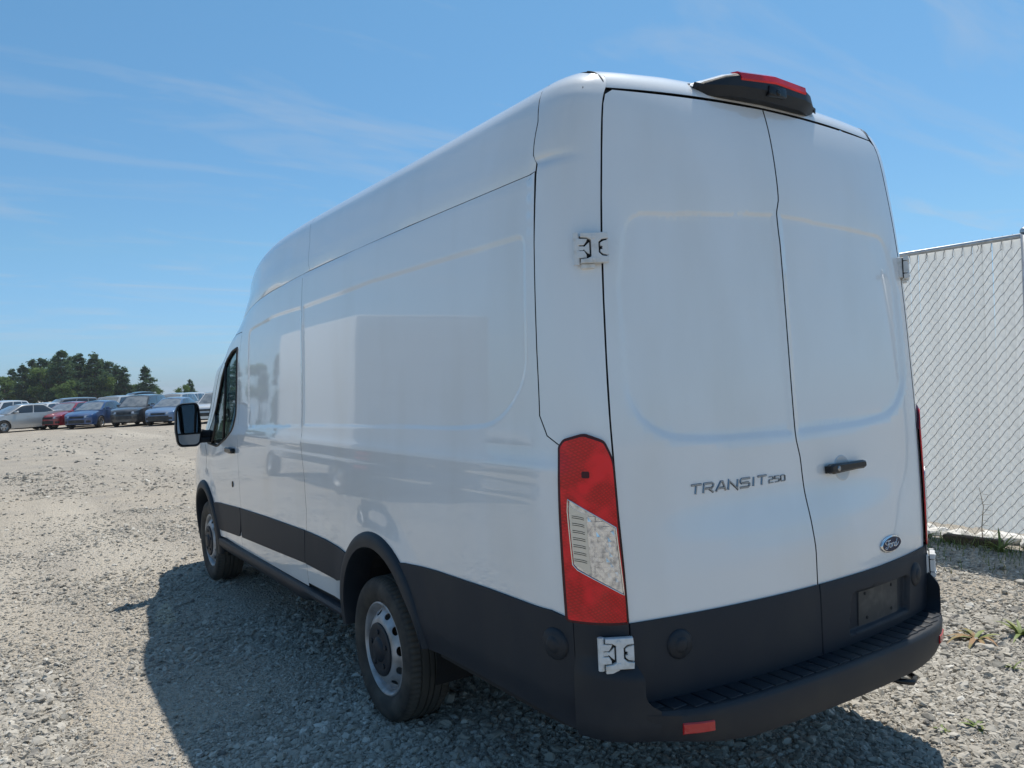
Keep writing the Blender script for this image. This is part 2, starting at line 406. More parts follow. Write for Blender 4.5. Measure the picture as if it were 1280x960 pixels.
def inset(poly, g):
    p = ccw(poly); a = np.roll(p, 1, 0); b = np.roll(p, -1, 0)
    e1 = p - a; e2 = b - p
    e1 /= np.maximum(np.hypot(e1[:, 0], e1[:, 1]), 1e-9)[:, None]; e2 /= np.maximum(np.hypot(e2[:, 0], e2[:, 1]), 1e-9)[:, None]
    n1 = np.stack([-e1[:, 1], e1[:, 0]], 1); n2 = np.stack([-e2[:, 1], e2[:, 0]], 1)
    nn = n1 + n2; d = np.maximum(np.sum(nn * n1, 1), .4)
    return p + nn / d[:, None] * g
def inside(pts, poly):
    x, y = pts[:, 0][:, None], pts[:, 1][:, None]
    a = poly; b = np.roll(poly, -1, 0)
    cond = (a[None, :, 1] > y) != (b[None, :, 1] > y)
    with np.errstate(divide='ignore', invalid='ignore'):
        xi = (b[None, :, 0] - a[None, :, 0]) * (y - a[None, :, 1]) / (b[None, :, 1] - a[None, :, 1]) + a[None, :, 0]
    return (np.sum(cond & (x < xi), 1) % 2) == 1
def sdf(pts, poly):
    """distance to the polygon's edge, positive inside"""
    a = poly; b = np.roll(poly, -1, 0); out = np.empty(len(pts))
    for i in range(0, len(pts), 4000):
        q = pts[i:i + 4000]
        ab = (b - a)[None]; ap = q[:, None, :] - a[None]
        h = np.clip(np.sum(ap * ab, 2) / np.maximum(np.sum(ab * ab, 2), 1e-12), 0, 1)
        d = ap - ab * h[..., None]; dm = np.sqrt(np.min(np.sum(d * d, 2), 1))
        out[i:i + 4000] = np.where(inside(q, poly), dm, -dm)
    return out
def base_normal(fn, P):
    e = 2e-4
    du = fn(P[:, 0] + e, P[:, 1]) - fn(P[:, 0] - e, P[:, 1]); dv = fn(P[:, 0], P[:, 1] + e) - fn(P[:, 0], P[:, 1] - e)
    n = np.cross(du, dv); n /= np.maximum(np.linalg.norm(n, axis=1), 1e-12)[:, None]
    return n
def skin(fn, sign, off):
    """position function with an offset along the outward normal"""
    def f(P):
        n = base_normal(fn, P) * sign
        return fn(P[:, 0], P[:, 1]) + n * np.asarray(off(P)).reshape(-1, 1)
    return f
def smooth_normal(f, P, sign, e=1.5e-3):
    E1 = np.array([e, 0]); E2 = np.array([0, e])
    n = np.cross(f(P + E1) - f(P - E1), f(P + E2) - f(P - E2)) * sign
    return n / np.maximum(np.linalg.norm(n, axis=1), 1e-12)[:, None]
def triangulate(poly, holes, step, extra=None):
    loops = [poly] + list(holes)
    pts = []; edges = []
    for L in loops:
        k = len(pts); n = len(L); pts += [tuple(p) for p in L]; edges += [(k + i, k + (i + 1) % n) for i in range(n)]
    lo = poly.min(0); hi = poly.max(0)
    gx = np.arange(lo[0] + step * .37, hi[0], step); gy = np.arange(lo[1] + step * .41, hi[1], step)
    g = np.stack(np.meshgrid(gx, gy), -1).reshape(-1, 2)
    g[:, 0] += (np.floor((g[:, 1] - lo[1]) / step) % 2) * step * .5
    if extra is not None and len(extra):
        g = np.concatenate([g, extra])
    ok = sdf(g, poly) > step * .38
    for h in holes: ok &= sdf(g, np.asarray(h)) < -step * .38
    g = g[ok]
    if extra is not None and len(extra):       # drop plain grid points crowding the extra ones
        pass
    nb = len(pts)
    V2, _, F, *_ = delaunay_2d_cdt([Vector(p) for p in pts + [tuple(p) for p in g]], edges, [], 0, 1e-6)
    V2 = np.array([v[:] for v in V2]); F = np.array([f for f in F if len(f) == 3], int)
    c = V2[F].mean(1); keep = inside(c, poly)
    for h in holes: keep &= ~inside(c, np.asarray(h))
    F = F[keep]
    a = V2[F]; ar = (a[:, 1, 0] - a[:, 0, 0]) * (a[:, 2, 1] - a[:, 0, 1]) - (a[:, 1, 1] - a[:, 0, 1]) * (a[:, 2, 0] - a[:, 0, 0])
    F[ar < 0] = F[ar < 0][:, ::-1]
    return V2, F[np.abs(ar) > 1e-10]
_panel_cache = {}
def panel_geo(poly, fn, sign, off, gap, step, holes, rim, extra):
    P = inset(dens(ccw(poly), step), gap) if gap else dens(ccw(poly), step)
    H = [dens(ccw(h), step) for h in holes]
    ex = None
    if extra is not None:
        ex = np.concatenate([inset(dens(ccw(e), w), o) for e, w in extra for o in (-.016, -.008, 0, .008, .016)])
    V2, F = triangulate(P, H, step, ex)
    f = skin(fn, sign, off); V = f(V2); N = smooth_normal(f, V2, sign)
    F = F if sign > 0 else F[:, ::-1]
    faces = [tuple(t) for t in F.tolist()]
    V = list(V); N = list(N)
    for L in [P] + H:                           # turned-in edge
        n = len(L); A = f(L); nn = smooth_normal(f, L, sign); tan = np.roll(A, -1, 0) - np.roll(A, 1, 0)
        tan /= np.maximum(np.linalg.norm(tan, axis=1), 1e-9)[:, None]
        outn = np.cross(tan, nn) * sign * (1 if L is P else -1)
        k = len(V); B = A - nn * rim
        soft = outn * .75 + nn * .66
        V += list(A) + list(B); N += list(soft) + list(outn)
        for i in range(n):
            j = (i + 1) % n; q = (k + i, k + n + i, k + n + j, k + j)
            if (sign > 0) != (L is P): q = q[::-1]
            faces.append(q)
    return np.array(V), faces, np.array(N)
def panel(name, poly, material, parent, fn=None, sign=None, off=0.0, gap=.0028, step=.03, holes=(), rim=.007, extra=None, right=False, key=None):
    fn = fn or shell
    if sign is None: sign = 1 if fn is rear else -1
    o = off if callable(off) else (lambda P, c=off: np.full(len(P), c))
    if key and key in _panel_cache: V, F, N = _panel_cache[key]
    else:
        V, F, N = panel_geo(np.asarray(poly, float), fn, sign, o, gap, step, holes, rim, extra)
        if key: _panel_cache[key] = (V, F, N)
    if right:
        V = V * np.array([-1, 1, 1]); N = N * np.array([-1, 1, 1]); F = [f[::-1] for f in F]
    me = np_mesh(name, V, F, material, True, N)
    if material is WHITE:                       # folded edges take the black seal colour, painting in the shade of the gaps
        me.materials.append(SEAL); me.polygons.foreach_set('material_index', np.array([1 if len(f) == 4 else 0 for f in F], np.int32))
    return link_mesh(name, me, parent)
def both(name, poly, material, parent, **k):
    """the same panel on the left and on the right flank"""
    key = k.pop('key', name + str(len(_panel_cache)))
    a = panel(name, poly, material, parent, key=key, **k); b = panel(name, poly, material, parent, key=key, right=True, **k)
    return a, b

# ------------------------------------------------------------------ the van
van = thing('cargo_van', 'long white high-roof cargo van parked on the gravel, seen from behind', 'van')
AY, AZ_, AR = -.035, .425, .505                      # rear arch centre (y, z) and outer radius
FY, FZ_, FR = 3.735, .405, .475                      # front arch
def arc_pts(cy, cz, r, a0, a1, n):
    """points (t, v) on a wheel arch, angles in degrees from the ground line ahead of the wheel"""
    return [(cy + r * math.cos(math.radians(a0 + (a1 - a0) * i / n)) - YC, cz + r * math.sin(math.radians(a0 + (a1 - a0) * i / n))) for i in range(n + 1)]
SEAM_A = [(-.022, 2.34), (-.020, 2.12), (-.022, 1.75), (-.028, 1.52), (-.055, 1.452), (-.100, 1.420)]
MID = [(2.462, 2.30), (2.462, 1.72), (2.472, 1.42), (2.465, 1.29), (2.41, 1.12), (2.395, .92), (2.43, .76), (2.468, .60), (2.472, .47)]
DOORR = [(3.925, 2.126), (3.985, 1.95), (4.035, 1.58), (4.060, 1.37), (4.015, 1.22), (3.950, .98), (3.925, .70), (3.99, .55), (4.03, .445)]
def crease(t): return 2.398 - float(SEAMDROP(YC + t))
# side recess shapes
REC_R = fillet([(.030, 2.158), (.034, 1.66), (.14, 1.545), (.27, 1.480), (.50, 1.462), (2.448, 1.428), (2.430, 2.138), (1.4, 2.165), (.5, 2.160)], [.05, .12, .10, .10, .10, .015, .02, 0, 0])
REC_F = fillet([(2.490, 1.420), (3.76, 1.386), (3.70, 2.115), (2.985, 2.142), (2.478, 2.140)], [.015, .06, .07, 0, .015])
def side_off(P):
    d = np.zeros(len(P)); k = (P[:, 1] > 1.2) & (P[:, 1] < 2.25)
    if k.any():
        q = P[k]; s = np.maximum(sdf(q, REC_R), sdf(q, REC_F))
        d[k] = -.0045 * sstep(-.012, .014, s)
    # soft swell over the wheel arch
    r = np.hypot(P[:, 0] + YC - AY, (P[:, 1] - AZ_)); d += .016 * (1 - sstep(.47, .66, r))
    r = np.hypot(P[:, 0] + YC - FY, (P[:, 1] - FZ_)); d += .014 * (1 - sstep(.45, .62, r))
    # shelf under the recess
    d += .004 * np.exp(-((P[:, 1] - 1.335) / .03) ** 2)
    return d

arch_r = arc_pts(AY, AZ_, AR - .03, 180 + 14, -14, 30)          # from behind the wheel over to the front
arch_r2 = [p for p in arch_r if p[1] > .47]
rear_side = [(-.022, crease(0) - .004)] + SEAM_A + [(-.104, 1.0), (-.10, .80), (.02, .80), (.75, .80)] + [p for p in arch_r if p[1] > .80 ]
k0 = [p for p in arch_r if p[1] > .47]
# side sheet behind the mid seam: down to the cladding line behind the wheel, to the sill ahead of it
arch_up = [p for p in arch_r if p[0] + YC < AY and p[1] > .80] + [p for p in arch_r if p[0] + YC >= AY and p[1] > .47]
rear_side = [(-.022, crease(0) + .0004)] + SEAM_A[1:] + [(-.104, 1.0), (-.102, .80), (.30, .80)] + arch_up + [(MID[-1][0], .47)] + MID[::-1][1:-1] + [(2.462, 2.25), (2.455, crease(2.455) + .0004), (1.6, crease(1.6) + .0004), (.8, crease(.8) + .0004)]
both('rear_side_panel', rear_side, WHITE, van, off=side_off, step=.03, extra=[(REC_R, .03)], gap=.0021)
fwd_side = [(2.455, crease(2.455) + .0004), (2.462, 2.25)] + MID[1:-1] + [(2.472, .45)] + [(4.03, .445)] + DOORR[::-1][1:] + [(3.925, 2.142), (4.16, 2.167), (4.185, 2.235), (4.222, 2.306), (3.9, crease(3.9) + .0004), (3.3, crease(3.3) + .0004), (2.9, crease(2.9) + .0004)]
both('front_side_panel', fwd_side, WHITE, van, off=side_off, step=.035, extra=[(REC_F, .04)], gap=.0019)
# roof side panels with the crease at their foot, closed over the top
both('roof_rear_panel', [(-.024, crease(0) - .0004), (1., crease(1.) - .0004), (2.0, crease(2.) - .0004), (2.350, crease(2.35) - .0004), (2.375, 2.53), (2.43, 2.65), (2.45, 2.9), (2.45, 3.582), (-.010, 3.582), (-.010, 2.80), (.003, 2.68), (-.020, 2.55), (-.014, 2.43)], WHITE, van, step=.045, gap=.0014)
both('roof_front_panel', [(2.350, crease(2.35) - .0004), (2.9, crease(2.9) - .0004), (3.4, crease(3.4) - .0004), (3.9, crease(3.9) - .0004), (4.23, 2.315), (4.33, 2.5), (4.42, 2.8), (4.50, 3.2), (4.52, 3.582), (2.45, 3.582), (2.45, 2.9), (2.43, 2.65), (2.375, 2.53)], WHITE, van, step=.045, gap=.0014)
# corner pillar between the flank and the rear doors
pillar = [(-.010, 2.80), (.003, 2.68), (-.020, 2.55), (-.014, 2.43), (-.026, 2.375)] + SEAM_A[1:] + [(-.105, 1.0), (-.105, .85), (-.30, .85), (-.30, 1.6), (-.30, 2.4), (-.30, 2.62), (-.298, 2.78), (-.15, 2.80)]
both('corner_pillar', pillar, WHITE, van, step=.025, gap=.0019)
# header over the rear doors, rolled into the roof
def header(x, s):
    """x across, s 0..1 from the door gap up and over to the roof"""
    x = np.asarray(x, float); s = np.asarray(s, float)
    q = np.clip(np.abs(x) / .735, 0, 1.05)
    z0 = 2.665 - .025 * q ** 2; y0 = -1.632 + .034 * q ** 2.2
    zr = np.interp(np.abs(x), [0, .43, .63, .735, .76], [2.785, 2.774, 2.756, 2.743, 2.735]); yr = YC + 0 * x
    b = (1 - s) ** 3, 3 * s * (1 - s) ** 2, 3 * s * s * (1 - s), s ** 3
    z = b[0] * z0 + b[1] * (z0 + .055) + b[2] * (zr - .002) + b[3] * zr
    y = b[0] * y0 + b[1] * (y0 + .012) + b[2] * (yr - .13) + b[3] * yr
    return np.stack([x, y, z], -1)
panel('roof_header', [(-.762, 0), (.762, 0), (.762, 1), (-.762, 1)], WHITE, van, fn=header, sign=1, off=.0012, step=.05, gap=.001)
# rubber strips at the ends of the header
for s in (-1, 1):
    f = [tuple(header(np.array(s * .757), np.array(q))) for q in np.linspace(0, .66, 10)]
    MB().tube(f, .0042, 6).build('header_seal', SEAL, van, smooth=True)
# dark skin behind all the gaps
def inner_skin():
    bm = MB()
    def grid(fn, A, B, skip, d, flip):
        P = np.stack(np.meshgrid(A, B, indexing='ij'), -1).reshape(-1, 2)
        n = base_normal(fn, P) * (-1 if fn is shell else 1); V = fn(P[:, 0], P[:, 1])
        if fn is shell:
            fl = (P[:, 0] > -.06) & (P[:, 1] < 2.62)
            V = np.where(fl[:, None], V + np.array([.019, 0, 0]), V - n * d)
        else: V = V - n * d
        m = len(B)
        for sx in ((1, -1) if fn is shell else (1,)):
            F = []
            for i in range(len(A) - 1):
                for j in range(m - 1):
                    if skip((A[i] + A[i + 1]) / 2, (B[j] + B[j + 1]) / 2): continue
                    F.append((i * m + j, i * m + j + 1, (i + 1) * m + j + 1, (i + 1) * m + j))
            bm.add((V * np.array([sx, 1, 1])).tolist(), F)
    def skip(t, v):
        y = t + YC
        if math.hypot(y - AY, v - AZ_) < .56 or math.hypot(y - FY, v - FZ_) < .53: return True
        if v < .46: return True
        if t < .04 and v > 2.58: return True
        if t > 4.0 and 1.14 < v < 2.10: return True
        if t > 4.2 + max(0, (2.36 - v)) * 1.1: return True
        return False
    grid(shell, np.concatenate([np.linspace(-.3, 0, 7), np.linspace(.1, 5.9, 59)]), np.concatenate([np.linspace(.46, 2.66, 34), np.linspace(2.7, 3.58, 8)]), skip, .014, False)
    grid(rear, np.linspace(-.84, .84, 25), np.linspace(.84, 2.64, 30), lambda a, b: False, .0185, False)
    bm.box(-.9, .9, 2.62, 2.66, .5, 2.1); bm.box(-.93, .93, 2.6, 4.15, .46, .50); bm.box(-.7, .7, -1.55, -1.38, 2.60, 2.67)
    bm.box(-.78, .78, -1.40, 4.3, .35, .475); bm.box(-.975, .975, .52, 3.2, .42, .48); bm.box(-.95, .95, -1.62, -.55, .50, .56)
    bm.box(-.82, .82, -1.72, -1.62, .475, .60)
    return bm.build('inner_shell', DARK, van, smooth=False)
inner_skin()

# ---- rear doors
REAR_REC_L = fillet([(-.742, 2.200), (-.034, 2.238), (-.034, 1.402), (-.44, 1.408), (-.665, 1.432), (-.795, 1.54), (-.795, 1.95)], [.075, .012, .012, .10, .10, .11, 0])
REAR_REC_R = fillet([(.004, 2.238), (.742, 2.200), (.795, 1.95), (.795, 1.54), (.665, 1.432), (.44, 1.408), (.004, 1.402)], [.012, .075, 0, .11, .10, .10, .012])
def rear_off(P):
    d = np.zeros(len(P)); k = (P[:, 1] > 1.3) & (P[:, 1] < 2.42)
    if k.any():
        s = np.maximum(sdf(P[k], REAR_REC_L), sdf(P[k], REAR_REC_R)); w = .020 + .100 * sstep(2.12, 2.24, P[k][:, 1]); d[k] = -.0095 * sstep(-1, 1, np.where(s < 0, s / w, s / .018))
    return d
def edge(z): return float(XD(z))
zs = [.575, .83, 1.0, 1.2, 1.35, 1.5, 1.7, 1.9, 2.1, 2.25, 2.4, 2.52]
top = [(.735, 2.632), (.5, 2.642), (.25, 2.651), (0., 2.656)]
def door_poly(s, z0):
    out = [(s * .001, z0)] + [(s * (edge(z) - .003), z) for z in zs if z > z0 + .001 or z == z0]
    jog = [(z, -.016 * float(sstep(2.300, 2.235, z) * sstep(1.29, 1.395, z))) for z in (2.56, 2.40, 2.31, 2.29, 2.27, 2.25, 2.235, 2.0, 1.7, 1.40, 1.37, 1.34, 1.31, 1.28, 1.1, .95)]
    out = [(s * .001, z0), (s * (edge(z0) - .003), z0)] + [(s * (edge(z) - .003), z) for z in zs if z > z0 + .01]
    out += [(s * .783, 2.575), (s * .768, 2.612)] + [(s * x, z) for x, z in top[:-1]] + [(s * .001, 2.656)] + [(s * .001 + j, z) for z, j in jog]
    return out
doorL = panel('rear_door', door_poly(-1, .815), WHITE, van, fn=rear, off=rear_off, step=.028, extra=[(REAR_REC_L, .03)], gap=.0023)
tag(doorL, 'left rear door with chrome lettering')
doorR = panel('rear_door', door_poly(1, .815), WHITE, van, fn=rear, off=rear_off, step=.028, extra=[(REAR_REC_R, .03)], gap=.0023)
tag(doorR, 'right rear door with black handle and oval emblem')
# black lower cladding of the doors; the right one carries the plate recess
clad_l = [(-.852, .566), (-.002, .569), (-.002, .834), (-.40, .836), (-.852, .838)]
clad_r = [(.002, .569), (.852, .566), (.852, .838), (.40, .834), (.002, .834)]
PLREC = fillet([(.165, .605), (.640, .600), (.660, .755), (.190, .765)], [.02, .02, .03, .03])
def clad_off(P): return np.full(len(P), .011) - .004 * sstep(.03, 0, .838 - P[:, 1])
def clad_off_r(P): return clad_off(P) - .026 * sstep(0, .014, sdf(P, PLREC))
cl = panel('door_cladding', clad_l, CLAD, van, fn=rear, off=clad_off, step=.04, gap=.002, rim=.016)
cr_ = panel('door_cladding', clad_r, CLAD, van, fn=rear, off=clad_off_r, step=.03, gap=.002, rim=.016, extra=[(PLREC, .03)])
def rear_frame(x, z, off=0.0):
    P = np.array([[x, z]]); n = base_normal(rear, P)[0]
    return frame(rear(x, z) + n * off, n)
# plate bracket with four holes, their shade drawn as dark discs
plt_ = panel('plate_bracket', fillet([(.265, .612), (.575, .610), (.580, .752), (.272, .758)], .012), PLATE, cr_, fn=rear, off=-.010, step=.05, gap=0, rim=.006)
for x, z in ((.315, .737), (.525, .732), (.325, .640), (.520, .636)):
    MB().at(rear_frame(x, z, -.0095)).prism([(.007 * math.cos(2 * PI * i / 10), .007 * math.sin(2 * PI * i / 10)) for i in range(10)], .0015).build('plate_hole', DARK, plt_)
# parking sensors
def sensor(parent, m, r=.046):
    b = MB().at(m @ Matrix.Rotation(-PI / 2, 4, 'Y'))
    b.lathe([(r * 1.12, -.004), (r * 1.08, .003), (r * .95, .0085), (r * .62, .0125), (r * .55, .0135), (r * .50, .0165), (r * .26, .0185), (0, .019)], 28)
    return b.build('parking_sensor', CLADSOFT, parent, smooth=True)
sensor(cl, rear_frame(-.672, .742, .010)); sensor(cr_, rear_frame(.716, .742, .010))

# ---- lettering and emblem
LET = {'T': [[(0, 1), (1, 1)], [(.5, 1), (.5, 0)]],
       'R': [[(0, 0), (0, 1), (.8, 1), (.95, .86), (.95, .6), (.8, .45), (0, .45)], [(.5, .45), (1, 0)]],
       'A': [[(0, 0), (.42, 1), (.62, 1), (1, 0)], [(.16, .32), (.86, .32)]],
       'N': [[(0, 0), (0, 1), (.95, 0), (.95, 1)]],
       'S': [[(1, .98), (.12, .98), (0, .86), (0, .62), (.12, .5), (.88, .5), (1, .38), (1, .14), (.88, .02), (0, .02)]],
       'I': [[(.5, 0), (.5, 1)]],
       '2': [[(0, .98), (.88, .98), (1, .86), (1, .62), (.88, .5), (.12, .5), (0, .38), (0, .02), (1, .02)]],
       '5': [[(1, .98), (0, .98), (0, .55), (.86, .55), (1, .42), (1, .14), (.86, .02), (0, .02)]],
       '0': [[(0, .14), (0, .86), (.14, .98), (.86, .98), (1, .86), (1, .14), (.86, .02), (.14, .02), (0, .14)]]}
def stroke_box(mb, pts, w, h):
    """flat raised bar along a polyline in the local XY plane"""
    k = len(pts); L = []; R_ = []
    for i in range(k):
        p = Vector(pts[i]); a = Vector(pts[max(i - 1, 0)]); b = Vector(pts[min(i + 1, k - 1)])
        e1 = (p - a).normalized() if i > 0 else (b - p).normalized(); e2 = (b - p).normalized() if i < k - 1 else e1
        n1 = Vector((-e1.y, e1.x)); n2 = Vector((-e2.y, e2.x)); n = n1 + n2; n = n / max(n.dot(n1), .5) if n.length > 1e-6 else n1
        L.append(p + n * w / 2); R_.append(p - n * w / 2)
    V = [(q.x, q.y, 0) for q in L] + [(q.x, q.y, 0) for q in R_] + [(p.x * .72 + q.x * .28, p.y * .72 + q.y * .28, h) for p, q in zip(L, R_)] + [(p.x * .28 + q.x * .72, p.y * .28 + q.y * .72, h) for p, q in zip(L, R_)]
    F = []
    for i in range(k - 1):
        F += [(2 * k + i, 2 * k + i + 1, i + 1, i), (3 * k + i + 1, 3 * k + i, k + i, k + i + 1), (3 * k + i, 3 * k + i + 1, 2 * k + i + 1, 2 * k + i)]
    F += [(0, k, 3 * k, 2 * k), (k - 1, 3 * k - 1, 4 * k - 1, 2 * k - 1)]
    mb.add(V, F)
def letters(text, x, z, h, wid, adv, sw, parent, slant=.22):
    for i, ch in enumerate(text):
        w = wid * (.34 if ch == 'I' else 1.0)
        mb = MB().at(rear_frame(x + w / 2, z + h / 2, .0005))
        for st in LET[ch]:
            stroke_box(mb, [((px - .5) * w + (py - .5) * h * slant, (py - .5) * h) for px, py in st], sw, .0045)
        mb.build('letter', BRIGHT, parent)
        x += w + adv
letters('TRANSIT', -.566, 1.2255, .032, .0455, .0125, .0088, doorL)
letters('250', -.188, 1.228, .022, .0225, .0095, .0046, doorL, slant=.12)
em = rear_frame(.513, .905, .001)
def ellipse(a, b, n=40): return [(a * math.cos(2 * PI * i / n), b * math.sin(2 * PI * i / n)) for i in range(n)]
MB().at(em).prism(ellipse(.086, .0345), .007, .004).build('emblem_ring', CHROME, doorR, auto=50)
b_ = MB().at(em @ Matrix.Translation((0, 0, .0068))); b_.prism(ellipse(.0775, .0285), .0012, .0006); b_.build('emblem_field', EMBLEM, doorR)
s_ = MB().at(em @ Matrix.Translation((0, 0, .0079)))
def wob(pts, n=6):
    """smooth a script stroke (Catmull-Rom)"""
    P = [Vector(p) for p in pts]; out = []
    for i in range(len(P) - 1):
        p0, p1, p2, p3 = P[max(i - 1, 0)], P[i], P[i + 1], P[min(i + 2, len(P) - 1)]
        for j in range(n):
            t = j / n
            out.append(tuple(.5 * ((2 * p1) + (p2 - p0) * t + (2 * p0 - 5 * p1 + 4 * p2 - p3) * t * t + (3 * p1 - p0 - 3 * p2 + p3) * t ** 3)))
    out.append(tuple(P[-1])); return out
SCRIPT = [[(-.052, .004), (-.056, .012), (-.047, .018), (-.028, .016), (-.012, .017)], [(-.026, .016), (-.033, .002), (-.040, -.012), (-.050, -.016), (-.057, -.011), (-.052, -.006)], [(-.044, .001), (-.030, .003), (-.020, .004)],
          [(-.010, .004), (-.020, .001), (-.022, -.008), (-.014, -.012), (-.006, -.006), (-.005, .002), (-.010, .004), (-.001, .002)],
          [(.000, .004), (.006, .003), (.003, -.005), (.000, -.012)], [(.003, -.002), (.010, .004), (.016, .003)],
          [(.030, .003), (.022, .002), (.018, -.006), (.021, -.012), (.029, -.009), (.035, .002), (.044, .018)], [(.044, .018), (.036, .002), (.032, -.009), (.036, -.012), (.046, -.007), (.056, .000)]]
for st in SCRIPT: stroke_box(s_, wob(st), .0036, .0012)
s_.build('emblem_script', SCRIPTM, doorR)
hm = rear_frame(.248, 1.242, .0015)
# round dish behind the handle
MB().at(hm @ Matrix.Rotation(-PI / 2, 4, 'Y')).lathe([(.052, -.002), (.050, .0008), (.046, .0010), (.040, -.0004), (0, -.001)], 32).build('handle_dish', HANDLERING, doorR, smooth=True)
hb = MB().at(hm)
pr = [(-.118, .012), (-.10, .019), (-.04, .018), (.05, .0165), (.10, .0175), (.118, .012), (.118, -.010), (.10, -.016), (.05, -.015), (-.04, -.018), (-.10, -.020), (-.118, -.013)]
hb.at(hm @ Matrix.Translation((0, .004, .012))).prism(pr, .024, .007)
hb.at(hm).box(-.112, -.075, -.012, .016, 0, .02); hb.box(.085, .112, -.010, .016, 0, .02)
handle = hb.build('door_handle', GLOSSBLACK, doorR, auto=40)
MB().at(hm @ Matrix.Translation((-.072, .003, .0365)) @ Matrix.Rotation(-PI / 2, 4, 'Y')).lathe([(.0105, -.002), (.0098, .001), (.006, .0016), (0, .001)], 16).build('key_lock', BRIGHT, doorR, smooth=True)

# ---- tail lamps, wrapped round the corners
L_OUT = fillet([(-.102, .835), (-.098, 1.418), (-.116, 1.444), (-.188, 1.464), (-.268, 1.438), (-.300, 1.372), (-.300, .835)], [.02, .010, .012, .016, .016, .03, .006])
L_RED = inset(L_OUT, .0105)
L_CLR = [(-.131, 1.205), (-.133, 1.243), (-.279, 1.153), (-.285, .936), (-.150, 1.016), (-.138, 1.032)]
for right in (False, True):
    lamp = panel('tail_lamp', L_OUT, LENSRIM, van, off=.010, step=.03, gap=.001, rim=.03, right=right, key='lampo')
    panel('red_lens', L_RED, REDLENS, lamp, off=.0135, step=.02, gap=0, rim=.006, holes=[L_CLR], right=right, key='lampr')
    panel('clear_lens', L_CLR, CLEARLENS, lamp, off=.0125, step=.015, gap=.0015, rim=.006, right=right, key='lampc')
    # bright frame and the stepped reflector at the outer side of the clear window
    pts = inset(dens(ccw(L_CLR), .012), -.0015); f = skin(shell, -1, lambda P: np.full(len(P), .0145))
    P3 = f(pts); P3 = P3 * np.array([-1, 1, 1]) if right else P3
    MB().tube(P3.tolist(), .0024, 5, closed=True).build('lens_frame', CHROME, lamp, smooth=True)
    rp = [(-.1335, 1.225), (-.185, 1.197), (-.187, 1.004), (-.141, 1.031)]
    panel('lamp_reflector', rp, REFLECTOR, lamp, off=.0138, step=.02, gap=0, rim=.003, right=right, key='lampf')
    fac = MB(); rq = random.Random(5); tt = np.arange(-.284, -.190, .0118); vv = np.arange(.945, 1.225, .0165)
    for a in tt:
        for b in vv:
            c4 = np.array([[a, b], [a + .0116, b], [a + .0116, b + .0162], [a, b + .0162]])
            if not inside(c4, inset(np.array(L_CLR), .001)).all(): continue
            q = f(c4) + np.array([[-.55, -.8, 0]]) * np.array([[rq.uniform(0, .0022)] for _ in range(4)]) + np.array([-.0006, -.0010, 0])
            if right: q = q * np.array([-1, 1, 1])
            fac.add(q.tolist(), [(0, 1, 2), (0, 2, 3)] if right else [(2, 1, 0), (3, 2, 0)])
    fo = fac.build('lamp_facet', CLEARLENS, lamp); fo['kind'] = 'stuff'
    g = MB()
    for i in range(7):
        z = 1.045 + i * .0235
        for dz in (0, .006):
            q = f(np.array([[-.142, z + dz], [-.154, z + dz - .001], [-.168, z + dz - .003], [-.178, z + dz - .006]])) * (np.array([-1, 1, 1]) if right else 1)
            g.tube(q.tolist(), .0009, 4)
    g.build('lens_line', DARK, lamp)
    panel('bulb_socket', fillet([(-.178, 1.316), (-.204, 1.316), (-.204, 1.338), (-.178, 1.338)], .006), LENSRIM, lamp, off=.0142, step=.03, gap=0, rim=.002, right=right, key='lampb')

# ---- hinges: four white castings over the door gaps
def hinge(m, parent):
    w, h, d = .052, .050, .021
    root = MB().at(m).box(-w + .004, w - .004, -h * .82, h * .82, -.004, .004).build('hinge', DARK, parent)  # dark plate put in for the shade between the white castings
    MB().at(m).box(-w + .002, w - .002, -h * .9, h * .9, -.04, -.0045, .004).build('hinge_base', HINGE, root)
    I = [(-.042, -.050), (.050, -.050), (.052, -.030), (.030, -.027), (.018, -.016), (.018, .018), (.030, .028), (.052, .030), (.050, .050), (-.040, .050), (-.041, .036), (-.018, .033), (-.006, .026), (-.006, -.028), (-.018, -.034), (-.042, -.036)]
    MB().at(m).prism(I, d, .002).build('hinge_arm', HINGE, root)
    MB().at(m).prism([(.024, -.014), (.034, -.022), (.052, -.025), (.052, .025), (.034, .022), (.024, .016), (.024, .006), (.031, .005), (.031, -.005), (.024, -.006)], d * .86, .0015).build('hinge_leaf', HINGE, root)
    b = MB().at(m)
    b.prism([(-.056, .010), (-.030, .010), (-.022, .020), (-.018, .030), (-.056, .032)], d * .8, .0015)
    b.prism([(-.056, -.033), (-.022, -.032), (-.022, -.022), (-.030, -.009), (-.056, -.009)], d * .8, .0015)
    b.prism([(-.056, -.007), (-.034, -.007), (-.030, -.004), (-.018, -.016), (-.011, -.020), (-.011, .020), (-.018, .014), (-.028, .005), (-.034, .007), (-.056, .007)], d * .62, .0015)
    b.tube([(-.054, -.054, .006), (-.054, .052, .006)], .0105, 12)
    b.box(-.040, .006, -.066, -.0505, -.02, .010, .003)
    b.at(m @ Matrix.Translation((.002, .036, d)) @ Matrix.Rotation(-PI / 2, 4, 'Y')).lathe([(.0075, 0), (.007, .003), (0, .0035)], 8); b.at(m @ Matrix.Translation((.002, -.036, d)) @ Matrix.Rotation(-PI / 2, 4, 'Y')).lathe([(.0075, 0), (.007, .003), (0, .0035)], 8)
    b.build('hinge_knuckle', HINGE, root)
    return root
def corner_frame(t, v, off, mirror=False):
    P = np.array([[t, v]]); n = -base_normal(shell, P)[0]; p = shell(t, v) + n * off
    n = np.array([-.50, -.866, .02]) * 1.0
    return frame(p, n)
MIR = Matrix.Scale(-1, 4, (1, 0, 0))
